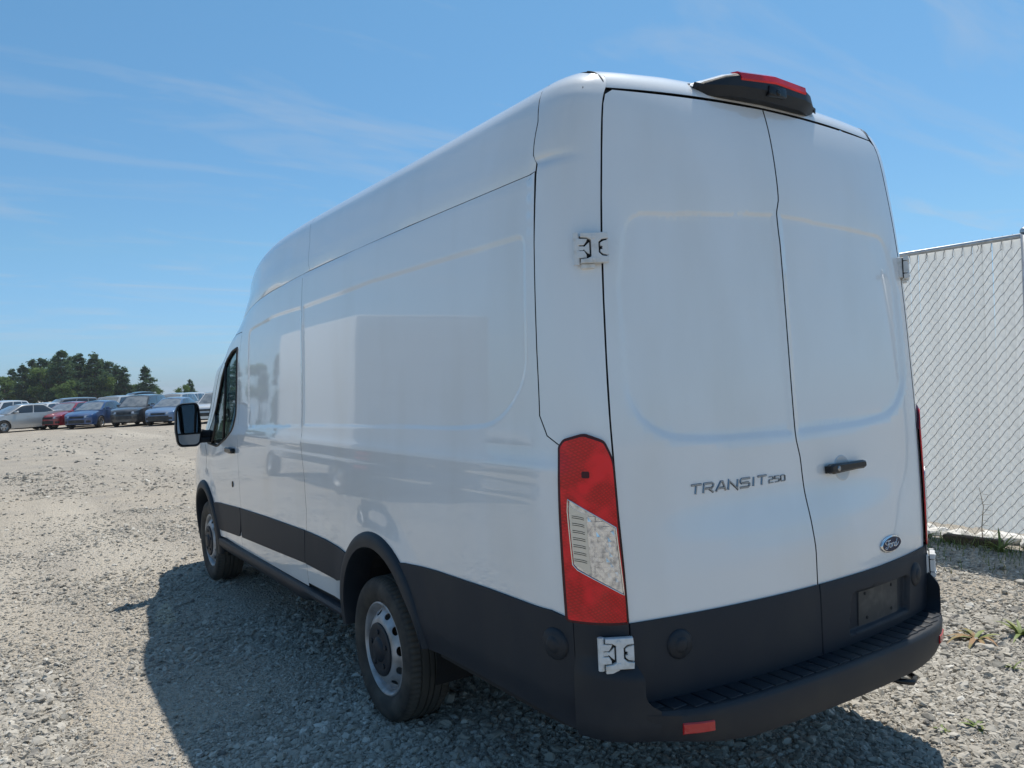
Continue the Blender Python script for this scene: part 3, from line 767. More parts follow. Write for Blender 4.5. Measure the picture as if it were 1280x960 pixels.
for v, t, o in ((2.068, -.255, .010), (.752, -.250, .020)):
    m = corner_frame(t, v, o); hinge(m, van)
    mm = MIR @ m
    r = hinge(mm, van)
# mirrored hinges need their faces turned round
for o in bpy.data.objects:
    if o.type == 'MESH' and o.name.startswith('hinge') and sum(q.co.x for q in o.data.vertices) > 0:
        o.data.flip_normals()

# ---- high brake lamp with camera over the doors
def brake_lamp():
    bm = MB(); V = []
    st = [(-.350, -1.624, 2.708, 2.684, .0), (-.31, -1.644, 2.727, 2.675, 0), (-.24, -1.684, 2.747, 2.670, 0), (-.185, -1.702, 2.756, 2.670, 0), (0, -1.710, 2.766, 2.674, 0), (.185, -1.702, 2.756, 2.670, 0), (.24, -1.684, 2.747, 2.670, 0), (.31, -1.644, 2.727, 2.675, 0), (.350, -1.624, 2.708, 2.684, 0)]
    # the black face
    for x, y, zt, zb, _ in st: V += [(x * .985, y + .030, zb), (x, y, zb + .030), (x, y + .002, zt - .016), (x, y + .012, zt - .007)]
    F = []
    for i in range(len(st) - 1):
        for j in range(3): F.append((4 * i + j, 4 * (i + 1) + j, 4 * (i + 1) + j + 1, 4 * i + j + 1))
    for i in range(len(st) - 1):
        x0, y0, _, b0, _ = st[i]; x1, y1, _, b1, _ = st[i + 1]; k = len(V)
        V += [(x0 * .985, y0 + .03, b0), (x1 * .985, y1 + .03, b1), (x1, -1.60, b1 + .004), (x0, -1.60, b0 + .004)]; F.append((k, k + 3, k + 2, k + 1))
    bm.add(V, F); root = bm.build('brake_lamp', CLADSOFT, van, auto=40)
    # painted cap on top
    V = []; F = []
    for x, y, zt, zb, _ in st:
        q = abs(x) / .36
        V += [(x, y + .010, zt - .008), (x, y + .026, zt), (x * .99, -1.60, 2.775 - .05 * q ** 2 - .012), (x * .97, -1.50, 2.785 - .022 * q ** 2 - .012)]
    for i in range(len(st) - 1):
        for j in range(3): F.append((4 * i + j, 4 * (i + 1) + j, 4 * (i + 1) + j + 1, 4 * i + j + 1))
    MB().add(V, F).build('lamp_cap', WHITE, root, auto=50)
    V = []; F = []
    xs = np.linspace(-.186, .186, 15)
    for x in xs:
        y = np.interp(abs(x), [0, .185, .24], [-1.710, -1.702, -1.684]) - .003; z = np.interp(abs(x), [0, .185, .24], [2.766, 2.756, 2.747])
        V += [(x, y + .004, z - .034), (x, y, z - .028), (x, y + .004, z - .006), (x, y + .020, z + .004), (x, y + .055, z + .010)]
    for i in range(len(xs) - 1):
        for j in range(4): F.append((5 * i + j, 5 * (i + 1) + j, 5 * (i + 1) + j + 1, 5 * i + j + 1))
    F += [(0, 1, 2, 3, 4), tuple(5 * 14 + j for j in (4, 3, 2, 1, 0))]
    MB().add(V, F).build('red_lens', REDLENS, root, auto=40)
    b = MB(); b.box(-.045, .055, -1.715, -1.69, 2.684, 2.722, .006); b.build('camera_housing', GLOSSBLACK, root, auto=40)
    MB().at(Matrix.Translation((.004, -1.715, 2.70)) @ Matrix.Rotation(-PI / 2, 4, 'Z')).lathe([(.013, 0), (.011, .004), (.006, .0045), (0, .003)], 16).build('camera_lens', GLOSSBLACK, root, smooth=True)
brake_lamp()

# ---- lower cladding of the flanks
both('quarter_cladding', [(-.124, .845), (-.124, .462), (-.02, .484), (.45, .486), (.86, .484)] + [p for p in arc_pts(AY, AZ_, AR - .015, 180, 90, 16) if p[1] < .846 and p[1] > .49] + [(1.02, .842), (.73, .856), (.30, .864), (-.06, .864)], CLAD, van,
     off=lambda P: .008 + .016 * (1 - sstep(.47, .66, np.hypot(P[:, 0] + YC - AY, P[:, 1] - AZ_))) - .012 * (1 - sstep(.48, .60, P[:, 1])), step=.04, gap=.0015, rim=.016)
def strip_off(P): return .009 + side_off(P)
ARF = [p for p in arc_pts(AY, AZ_, AR - .012, 60, 0, 16) if .590 < p[1] < .785]
both('side_cladding', ARF[::1] + [(1.93, .588), (2.466, .592)] + [(2.460, .64), (2.424, .78)] + [(2.416, .800), (2.1, .796)], CLAD, van, off=strip_off, step=.05, gap=.002, rim=.012)
both('side_cladding', [(2.436, .762), (2.470, .602), (2.474, .592), (3.96, .540), (3.927, .70), (3.936, .768), (3.2, .788), (2.428, .801)], CLAD, van, off=strip_off, step=.05, gap=.0025, rim=.012)
both('door_cladding', [(4.038, .536), (4.60, .508)] + [p for p in arc_pts(FY, FZ_, FR - .012, 176, 120, 16) if .508 < p[1] < .728] + [(4.72, .734), (3.946, .768), (3.934, .70), (3.985, .58)], CLAD, van, off=strip_off, step=.05, gap=.002, rim=.012)
# sill step under the doors
V = []; F = []
for y in np.linspace(.42, 3.26, 24):
    V += [(-.955, y, .455), (-1.012, y, .442), (-1.022, y, .425), (-1.016, y, .385 + .02 * float(sstep(1.15, 1.0, y))), (-.985, y, .345 + .045 * float(sstep(1.15, 1.0, y))), (-.90, y, .335 + .05 * float(sstep(1.15, 1.0, y)))]
n = 6
for i in range(23):
    for j in range(5): F.append((i * n + j, i * n + j + 1, (i + 1) * n + j + 1, (i + 1) * n + j))
for sx in (1, -1):
    MB().add([(x * sx, y, z) for x, y, z in V], F if sx > 0 else [f[::-1] for f in F]).build('sill_step', CLADSOFT, van, auto=40)
# wheel arch trims
def arch_trim(cy, cz, r, a0, a1, w, flare, right, taper=False):
    A = np.linspace(a0, a1, 41); V = []; F = []
    for a in A:
        c, s = math.cos(math.radians(a)), math.sin(math.radians(a))
        w_ = w * (1 - .72 * float(sstep(138, 173, a))) if taper else w
        for k, (rr, o) in enumerate(((r + .006, .004), (r, .020), (r - .012, .030), (r - w_ * .55, .036), (r - w_, .034), (r - w_ - .006, .020), (r - w_ - .004, -.11))):
            q = (cy + rr * c - YC, cz + rr * s)
            q = (q[0], max(q[1], .30)); P = np.array([q]); nn = -base_normal(shell, P)[0]
            V.append(shell(*q) + np.array([-1, 0, 0]) * (o + flare * (.5 if k in (0,) else 1)))
    m = 7
    for i in range(40):
        for j in range(m - 1): F.append((i * m + j, (i + 1) * m + j, (i + 1) * m + j + 1, i * m + j + 1))
    V = np.array(V); F = [f[::-1] for f in F] if not right else F
    if right: V = V * np.array([-1, 1, 1])
    MB().add(V.tolist(), F).build('wheel_arch_trim', CLADSOFT, van, auto=50)
    # dark liner
    L = MB(); VV = []; FF = []
    for a in np.linspace(-20, 200, 25):
        c, s = math.cos(math.radians(a)), math.sin(math.radians(a)); rr = r - w - .002
        for x in (-.93, -.55): VV.append((x if not right else -x, cy + rr * c, cz + rr * s))
    for i in range(24): FF.append((2 * i, 2 * i + 1, 2 * i + 3, 2 * i + 2))
    k = len(VV); VV += [((-.55 if not right else .55), cy + (r - w) * math.cos(math.radians(a)), cz + (r - w) * math.sin(math.radians(a))) for a in np.linspace(-20, 200, 25)]
    FF.append(tuple(range(k, k + 25)))
    L.add(VV, FF).build('wheel_arch_liner', DARK, van)
for right in (False, True):
    arch_trim(AY, AZ_, AR, -6, 173, .070, .004, right, True)
    arch_trim(FY, FZ_, FR, -14, 196, .062, .004, right)
# quarter sensor and the seam where the bumper begins
P = np.array([[-.068, .752]]); nq = -base_normal(shell, P)[0]
for s in (1, -1):
    p = shell(-.068, .752) + nq * .008; m = frame(p, nq)
    o = sensor(van, m if s > 0 else MIR @ m, .050)
    if s < 0: o.data.flip_normals()

# ---- rear bumper
bumper = thing('rear_bumper', None, None); bumper.parent = van
for k_ in ('label', 'category'):
    if k_ in bumper: del bumper[k_]
# plan curve of the bumper's outer face, from the left flank round to the right one: (x, y) at the top edge
BP = [(-1.004, -1.44), (-1.000, -1.51), (-.985, -1.60), (-.952, -1.684), (-.905, -1.740), (-.85, -1.781), (-.80, -1.815), (-.75, -1.843), (-.65, -1.884), (-.45, -1.914), (-.22, -1.927), (0, -1.931)]
BP = BP + [(-x, y) for x, y in BP[::-1][1:]]
def bump_top(x):
    """height of the upper edge: high at the corners, a step in between"""
    return .575 + .265 * sstep(.835, .905, abs(x))
def dense_path(P, n=5):
    return [Vector(q) for q in wob(P, n)]
path = dense_path(BP, 6)
mid_path = [p for p in path if abs(p.x) < .8505]
V = []; F = []; m = 8
for i, p in enumerate(mid_path):
    a = mid_path[max(i - 1, 0)]; b = mid_path[min(i + 1, len(mid_path) - 1)]; d = (b - a).normalized(); nn = Vector((d.y, -d.x))
    zb = .428 + .035 * float(sstep(.45, .85, abs(p.x))); zt = .566
    def q(off, z):
        r = p - nn * off; return (r.x, r.y, z)
    V += [q(.10, zb - .012), q(.018, zb), q(.004, zb + .035), q(0, zb + .09), q(.001, zt - .018), q(.005, zt - .005), q(.013, zt), q(.03, zt)]
for i in range(len(mid_path) - 1):
    for j in range(m - 1): F.append((i * m + j, i * m + j + 1, (i + 1) * m + j + 1, (i + 1) * m + j))
MB().add(V, [f[::-1] for f in F]).build('bumper_cover', CLADSOFT, bumper, auto=50)
# raised corners: they lie on the body under the lamps and sweep out to the bumper face below
low = [p for p in path if p.x < -.8495 and p.y < -1.575]
acc = [0.0]
for i in range(1, len(low)): acc.append(acc[-1] + (low[i] - low[i - 1]).length)
ZL = np.concatenate([np.linspace(.463, .55, 4), np.linspace(.566, .625, 8), np.linspace(.64, .75, 12), np.linspace(.775, .842, 4)])
NS, NZ = 25, len(ZL)
V = []; WALL = []
for i in range(NS):
    s_i = i / (NS - 1); L_ = s_i * acc[-1]
    bx = float(np.interp(L_, acc, [p.x for p in low])); by = float(np.interp(L_, acc, [p.y for p in low]))
    t = -.1255 - (.2985 - .1255) * s_i
    for z in ZL:
        P = np.array([[t, max(z, .60)]]); nn = -base_normal(shell, P)[0]; T = shell(t, max(z, .60)) + nn * .009
        k = float(sstep(.742, .664, z))
        x = T[0] + (bx - T[0]) * k; y = T[1] + (by - T[1]) * k
        if z < .47: y += .012 * s_i; x += .010
        e_ = min(max((.622 - z) / .056, 0.0), 1.0) ** 2.4 * float(sstep(.72, 1.0, s_i))      # foot of the inner edge runs out along the lip
        x += .040 * e_; y -= .0255 * e_
        V.append((x, y, z))
F = [(i * NZ + j, (i + 1) * NZ + j, (i + 1) * NZ + j + 1, i * NZ + j + 1) for i in range(NS - 1) for j in range(NZ - 1)]
k0 = len(V); V += [(x + .006, y + .05, z) for x, y, z in V[NZ - 1:k0:NZ]]       # turned-in top
F += [(i * NZ + NZ - 1, (i + 1) * NZ + NZ - 1, k0 + i + 1, k0 + i) for i in range(NS - 1)]
edge_ = V[(NS - 1) * NZ:NS * NZ]; k1 = len(V)                                    # inner wall down to the step
V += list(edge_) + [(x + .012, max(y, -1.71) + .02 * 0 + (.0 if y > -1.72 else 0), z) for x, y, z in edge_]
V[k1 + NZ:] = [(x + .010, -1.700, z) for x, y, z in edge_]
F += [(k1 + j, k1 + NZ + j, k1 + NZ + j + 1, k1 + j + 1) for j in range(NZ - 1)]
for sx in (1, -1):
    MB().add([(x * sx, y, z) for x, y, z in V], F if sx > 0 else [f[::-1] for f in F]).build('bumper_corner', CLADSOFT, bumper, auto=50)
# flat step plate with its treads
step_pts = mid_path
V = []; F = []
for p in step_pts: V += [(p.x, p.y + .012, .5655), (p.x, -1.62, .5655)]
for i in range(len(step_pts) - 1): F.append((2 * i, 2 * i + 2, 2 * i + 3, 2 * i + 1))
step = MB().add(V, F).build('step_plate', CLADSOFT, bumper)
yfun = lambda x: float(np.interp(x, [p.x for p in path[6:-6]], [p.y for p in path[6:-6]]))
tread = None
for i in range(25):
    x = -.808 + i * .06735
    y0 = yfun(x) + .026; y1 = float(rear(x, .58)[1]) - .006
    b = MB().at(Matrix.Translation((x, 0, .5658)))
    b.box(-.0300, .0300, y0, y1, -.002, .0048, .002)
    b.build('tread', CLADSOFT, bumper, auto=45)
# reflectors
for s in (-1, 1):
    x0, x1 = (.752, .655); V = []; F = []
    xs = np.linspace(x0, x1, 6)
    for x in xs:
        y = yfun(-x) - .004; V += [(s * x, y + .008, .486), (s * x, y, .491), (s * x, y, .520), (s * x, y + .008, .525)]
    for i in range(5):
        for j in range(3): F.append((4 * i + j, 4 * (i + 1) + j, 4 * (i + 1) + j + 1, 4 * i + j + 1) if s < 0 else (4 * i + j, 4 * i + j + 1, 4 * (i + 1) + j + 1, 4 * (i + 1) + j))
    F += [(0, 1, 2, 3), (20, 23, 22, 21)]
    MB().add(V, F).build('reflector', RED_REFL, bumper)
# towing eye
MB().tube([(.56, -1.45, .36), (.56, -1.66, .335), (.575, -1.745, .315), (.625, -1.775, .305), (.680, -1.755, .305), (.700, -1.70, .315), (.690, -1.62, .33), (.66, -1.5, .35)], .013, 10).build('tow_hook', GLOSSBLACK, van, smooth=True)

# ---- front door, window, mirror, handle
door_poly_f = DOORR[::-1] + [(3.925, 2.14), (4.16, 2.165), (4.38, 2.13), (4.60, 1.975), (4.93, 1.66), (5.21, 1.36), (5.29, 1.20), (5.155, 1.12), (5.115, .96), (5.02, .86)] + [p for p in arc_pts(FY, FZ_, FR - .02, 125, 190, 12) if p[1] > .445 and p[1] < .84]
WIN = fillet([(4.063, 2.015), (4.112, 1.705), (4.148, 1.47), (4.235, 1.350), (4.43, 1.275), (4.74, 1.195), (5.16, 1.205), (5.115, 1.33), (4.93, 1.50), (4.69, 1.735), (4.445, 1.950), (4.26, 2.005)], [.02, 0, .03, .05, .06, .05, .03, .03, 0, 0, .04, .03])
def door_off(P): return side_off(P) * (P[:, 1] < 1.2)
for right in (False, True):
    d = panel('front_door', door_poly_f, WHITE, van, off=door_off, step=.035, gap=.0019, holes=[WIN], right=right, key='fdoor', rim=.02)
    panel('window_glass', inset(WIN, -.004), VANGLASS, d, off=-.012, step=.06, gap=0, rim=.003, right=right, key='fglass')
    f = skin(shell, -1, lambda P: np.full(len(P), -.001)); P3 = f(dens(ccw(WIN), .03)) * (np.array([-1, 1, 1]) if right else 1)
    MB().tube(P3.tolist(), .010, 6, closed=True).build('window_frame', SEAL, d, smooth=True)
    P3 = f(np.array([[4.50, 1.93], [4.56, 1.58], [4.525, 1.245]])) * (np.array([-1, 1, 1]) if right else 1)
    MB().tube(P3.tolist(), .011, 6).build('window_divider', SEAL, d, smooth=True)
    sail = [(4.985, 1.20), (5.165, 1.205), (5.12, 1.33), (4.96, 1.475), (4.93, 1.40), (4.95, 1.28)]
    panel('mirror_sail', sail, GLOSSBLACK, d, off=.006, step=.05, gap=0, rim=.02, right=right, key='fsail')
    # handle and lock
    P = np.array([[4.20, 1.188]]); nn = -base_normal(shell, P)[0]; mh = frame(shell(4.20, 1.188) + nn * .002, nn)
    b = MB().at(mh); b.prism([(-.115, -.020), (.02, -.024), (.10, -.018), (.115, 0), (.10, .020), (.02, .024), (-.115, .020)], .034, .009); b.box(-.11, -.08, -.012, .012, -.004, .02); b.box(.07, .10, -.012, .012, -.004, .02)
    if right: b.v = [(-x, y, z) for x, y, z in b.v]; b.f = [q[::-1] for q in b.f]
    b.build('door_handle', GLOSSBLACK, d, auto=40)
    P = np.array([[4.145, .930]]); nn = -base_normal(shell, P)[0]; mh = frame(shell(4.145, .930) + nn * .001, nn)
    b = MB().at(mh); b.prism(ellipse(.017, .024, 20), .006, .003)
    if right: b.v = [(-x, y, z) for x, y, z in b.v]; b.f = [q[::-1] for q in b.f]
    b.build('key_lock', GLOSSBLACK, d, auto=40)
    # door mirror
    s = 1 if right else -1
    face = [(-1.045, 1.385), (-1.060, 1.545), (-1.085, 1.566), (-1.20, 1.562), (-1.232, 1.545), (-1.248, 1.50), (-1.256, 1.34), (-1.243, 1.225), (-1.215, 1.197), (-1.085, 1.195), (-1.060, 1.215)]
    face = [tuple(q) for q in fillet(face, .018, 3)]
    cx = sum(p[0] for p in face) / len(face); cz = sum(p[1] for p in face) / len(face); V = []; F = []; n = len(face)
    rings = [(3.600, .93), (3.585, 1.0), (3.615, 1.03), (3.655, .98), (3.690, .82), (3.705, .5)]
    for y, k in rings:
        for x, z in face: V.append(((cx + (x - cx) * k) * (1 if not right else -1), y, cz + (z - cz) * k))
    for r in range(len(rings) - 1):
        for i in range(n): F.append((r * n + i, r * n + (i + 1) % n, (r + 1) * n + (i + 1) % n, (r + 1) * n + i))
    F.append(tuple(range((len(rings) - 1) * n, len(rings) * n))); F.append(tuple(range(n))[::-1])
    b = MB().add(V, F if right else [f[::-1] for f in F])
    mr = b.build('door_mirror', CLADSOFT, van, auto=50)
    def plate(name, z0, z1, tilt, material):
        pts = [(cx + (x - cx) * .90, cz + (z - cz) * .92) for x, z in face]
        # clip the mirror's outline to a height band
        out = []
        for i in range(len(pts)):
            a, c = pts[i - 1], pts[i]
            def clip(a, c, zz): t = (zz - a[1]) / (c[1] - a[1]); return (a[0] + (c[0] - a[0]) * t, zz)
            for zz in sorted((z0, z1), reverse=a[1] > c[1]):
                if min(a[1], c[1]) < zz < max(a[1], c[1]): out.append(clip(a, c, zz))
            if z0 <= c[1] <= z1: out.append(c)
        m0 = (z0 + z1) / 2
        V = [(x * (1 if not right else -1), 3.590 + (z - m0) * tilt + (x + 1.15) * .06, z) for x, z in out]
        V2 = [(x, y - .006, z) for x, y, z in V]; n = len(V)
        F = [tuple(range(n))] + [(i, (i + 1) % n, n + (i + 1) % n, n + i) for i in range(n)] + [tuple(range(2 * n - 1, n - 1, -1))]
        bm = bmesh.new(); vs = [bm.verts.new(q) for q in V + V2]
        for f_ in F: bm.faces.new([vs[i] for i in f_])
        bmesh.ops.recalc_face_normals(bm, faces=bm.faces)
        me = bpy.data.meshes.new(name); bm.to_mesh(me); bm.free(); me.materials.append(material); link_mesh(name, me, mr)
    plate('mirror_glass', 1.312, 1.62, .10, MIRRORGLASS); plate('wide_angle_glass', 1.15, 1.298, -.22, MIRRORGLASS)
    b = MB(); b.tube([(s * 1.06, 3.68, 1.30), (s * 1.00, 3.69, 1.285), (s * .94, 3.70, 1.275)], [.045, .040, .05], 10)
    b.box(min(s * .93, s * 1.07), max(s * .93, s * 1.07), 3.64, 3.74, 1.215, 1.262, .012)
    b.build('mirror_arm', CLADSOFT, mr, auto=50)
# fender, nose, bonnet and windscreen
both('front_fender', [(5.118, .96), (5.16, 1.12), (5.30, 1.20), (5.50, 1.215), (5.75, 1.16), (5.95, 1.06), (6.08, .95), (6.10, .60), (6.06, .46)] + [p for p in arc_pts(FY, FZ_, FR - .02, 10, 118, 20)], WHITE, van, off=side_off, step=.05, gap=.0019)
both('windscreen_pillar', [(5.30, 1.20), (5.22, 1.36), (4.94, 1.66), (4.61, 1.975), (4.39, 2.132), (4.162, 2.168), (4.187, 2.235), (4.23, 2.315), (4.31, 2.33), (4.48, 2.215), (4.70, 2.03), (5.02, 1.71), (5.30, 1.40), (5.42, 1.22)], WHITE, van, step=.03, gap=.002, rim=.05)
edgeL = [(4.23, 2.315), (4.31, 2.33), (4.48, 2.215), (4.70, 2.03), (5.02, 1.71), (5.30, 1.40), (5.42, 1.22)]
E_ = np.array([shell(*q) for q in edgeL[1:]]); Cc = [(3.16, 2.30), (3.33, 2.14), (3.55, 1.92), (3.86, 1.62), (4.13, 1.36), (4.32, 1.18)]
V = []; F = []; K = 17
for i in range(len(E_)):
    for k in range(K):
        q = -1 + 2 * k / (K - 1); w = abs(q) ** 2.2
        V.append((abs(E_[i][0]) * q, Cc[i][0] * (1 - w) + E_[i][1] * w, Cc[i][1] * (1 - w) + E_[i][2] * w))
for i in range(len(E_) - 1):
    for k in range(K - 1): F.append((i * K + k, i * K + k + 1, (i + 1) * K + k + 1, (i + 1) * K + k))
MB().add(V, F).build('windscreen', VANGLASS, van, smooth=True)
def nose():
    rows = [(5.42, 1.215, 4.33, 1.19), (5.60, 1.19, 4.52, 1.13), (5.80, 1.13, 4.66, 1.06), (5.98, 1.03, 4.75, .98), (6.08, .93, 4.80, .88), (6.10, .75, 4.83, .72), (6.10, .60, 4.83, .55), (6.06, .40, 4.78, .33)]
    V = []; F = []
    for t, v_, yc, zc in rows:
        e = shell(t, v_)
        for k in range(K):
            q = -1 + 2 * k / (K - 1); w = abs(q) ** 2.6
            V.append((abs(e[0]) * q, yc * (1 - w) + e[1] * w, zc * (1 - w) + e[2] * w))
    def rowsF(a, b): return [(i * K + k, i * K + k + 1, (i + 1) * K + k + 1, (i + 1) * K + k) for i in range(a, b) for k in range(K - 1)]
    MB().add(V, rowsF(0, 3)).build('bonnet', WHITE, van, smooth=True)
    MB().add(V, rowsF(3, 5)).build('front_grille', GLOSSBLACK, van, smooth=True)
    MB().add(V, rowsF(5, 7)).build('front_bumper', CLADSOFT, van, smooth=True)
nose()
for s in (-1, 1):
    b = MB(); b.box(min(s * .25, s * .62), max(s * .25, s * .62), 2.74, 3.20, .60, .95, .05); b.box(min(s * .26, s * .60), max(s * .26, s * .60), 2.70, 2.86, .95, 1.50, .05); b.box(min(s * .33, s * .53), max(s * .33, s * .53), 2.74, 2.84, 1.52, 1.72, .04)
    b.build('cab_seat', DARK, van, auto=40)
b = MB(); b.box(-.85, .85, 3.75, 4.15, .85, 1.12, .06); b.build('dashboard', DARK, van, auto=40)

# ---- wheels
def tyre_mesh(R_, W, blocks=76):
    h = W / 2
    prof = [(R_ * .640, -h * .74), (R_ * .70, -h * .90), (R_ * .80, -h * 1.0), (R_ * .88, -h * .985), (R_ * .945, -h * .91), (R_ * .975, -h * .82), (R_ * .992, -h * .72),
            (R_ * .998, -h * .50), (R_ * .972, -h * .485), (R_ * .972, -h * .435), (R_ * .998, -h * .42), (R_, -h * .16), (R_ * .974, -h * .145), (R_ * .974, -h * .095), (R_, -h * .08), (R_, 0)]
    prof = prof + [(r, -x) for r, x in prof[::-1][1:]]
    def mod(i, k, r, x):
        if i % 3 == 0 and 5 <= min(k, len(prof) - 1 - k) <= 7: return r - .0065, x
        return r, x
    return MB().lathe(prof, blocks * 3, mod)
def polar(prof):
    rr = np.array([p[0] for p in prof]); xx = np.array([p[1] for p in prof])
    def f(a, b):
        a = np.asarray(a, float); b = np.asarray(b, float); r = np.hypot(a, b)
        return np.stack([np.interp(r, rr, xx), a, b], -1)
    return f
def make_wheel(parent, R_=.352, W=.235):
    """wheel with its outer face towards -X"""
    w = thing('wheel', None, None); del w['label']; del w['category']; w.parent = parent
    tyre_mesh(R_, W).build('tyre', RUBBER, w, auto=35)
    lip = MB().lathe([(.150, .02), (.196, -.01), (.205, -.075), (.214, -.092), (.222, -.097), (.229, -.094), (.229, -.086), (.214, -.06), (.205, .09), (.215, .10)], 72)
    lip.build('rim', RIM, w, auto=40)
    prof = [(0, -.108), (.085, -.108), (.128, -.108), (.142, -.106), (.158, -.098), (.176, -.083), (.192, -.066), (.204, -.054)]
    holes = []
    for i in range(11):
        a = 2 * PI * i / 11 + .13; c, s = math.cos(a), math.sin(a)
        holes.append([(c * (.174 + .0135 * math.cos(q)) - s * .0235 * math.sin(q), s * (.174 + .0135 * math.cos(q)) + c * .0235 * math.sin(q)) for q in np.linspace(0, 2 * PI, 14, endpoint=False)])
    circ = [(.2045 * math.cos(2 * PI * i / 64), .2045 * math.sin(2 * PI * i / 64)) for i in range(64)]
    V, F, N = panel_geo(np.array(circ), polar(prof), -1, lambda P: np.zeros(len(P)), 0, .016, holes, .006, None)
    link_mesh('wheel_disc', np_mesh('wheel_disc', V, F, RIM, True, N), w)
    MB().lathe([(0, .02), (.21, .02)], 24).build('wheel_back', DARK, w)
    cap = MB().lathe([(.131, -.100), (.129, -.114), (.120, -.119), (.098, -.116), (.062, -.117), (.052, -.126), (.045, -.130), (0, -.131)], 40)
    for i in range(5):
        a = 2 * PI * i / 5 + .3; cap.at(Matrix.Translation((-.113, .086 * math.cos(a), .086 * math.sin(a)))).lathe([(.0135, 0), (.012, -.010), (0, -.012)], 8)
    cap.build('hub_cap', CLADSOFT, w, auto=40)
    return w
w0 = make_wheel(van); w0.location = (-.893, 0, .345)
km = kids_map()
for x, y, rz in ((-.880, 3.75, 0), (.893, 0, PI), (.880, 3.75, PI)):
    w = copy_tree(w0, km, van); w.location = (x, y, .345); w.rotation_euler = (0, 0, rz)

# ------------------------------------------------------------------ the yard: ground sheet and loose stones
def ground_h(x, y):
    x = np.asarray(x, float); y = np.asarray(y, float)
    f = sstep(16, 9, np.hypot(x - .5, y - 2))
    h = (value_noise(x * .55, y * .55, 1) - .5) * .05 + (value_noise(x * 1.7, y * 1.7, 2) - .5) * .022 + (value_noise(x * 5, y * 5, 3) - .5) * .010
    # wheel tracks that run along the yard on the left
    h -= .022 * np.exp(-((x + 2.18 + .10 * np.sin(y * .35)) / .16) ** 2)
    calm = np.ones_like(x)
    for wx in (-.94, .94):
        for wy in (0, 3.75): calm *= sstep(.25, .8, np.hypot(x - wx, y - wy))
    return h * f * calm - .006 * calm
def loose(x, y):
    """0 = rolled flat, 1 = deep loose stone"""
    n = value_noise(x * .42 + 3, y * .30 + 8, 5) * .55 + value_noise(x * 1.3, y * 1.1, 6) * .45
    near = sstep(3.4, 1.2, y) * sstep(-2.0, -2.3, x) + sstep(-.4, -1.2, y) * sstep(-1.5, .2, x)
    base = sstep(.20, .72, n) * .75 + .18 + .75 * near
    tr = np.exp(-((x + 2.08 + .05 * np.sin(y)) / .13) ** 2) * sstep(3.2, 1.6, y) + .7 * np.exp(-((x + 2.9 + .2 * np.sin(y * .3)) / .3) ** 2) * sstep(4, 6, y) + .6 * np.exp(-((x - 3.1) / .4) ** 2)
    return np.clip(base * (1 - .85 * np.clip(tr, 0, 1)), .06, 1)
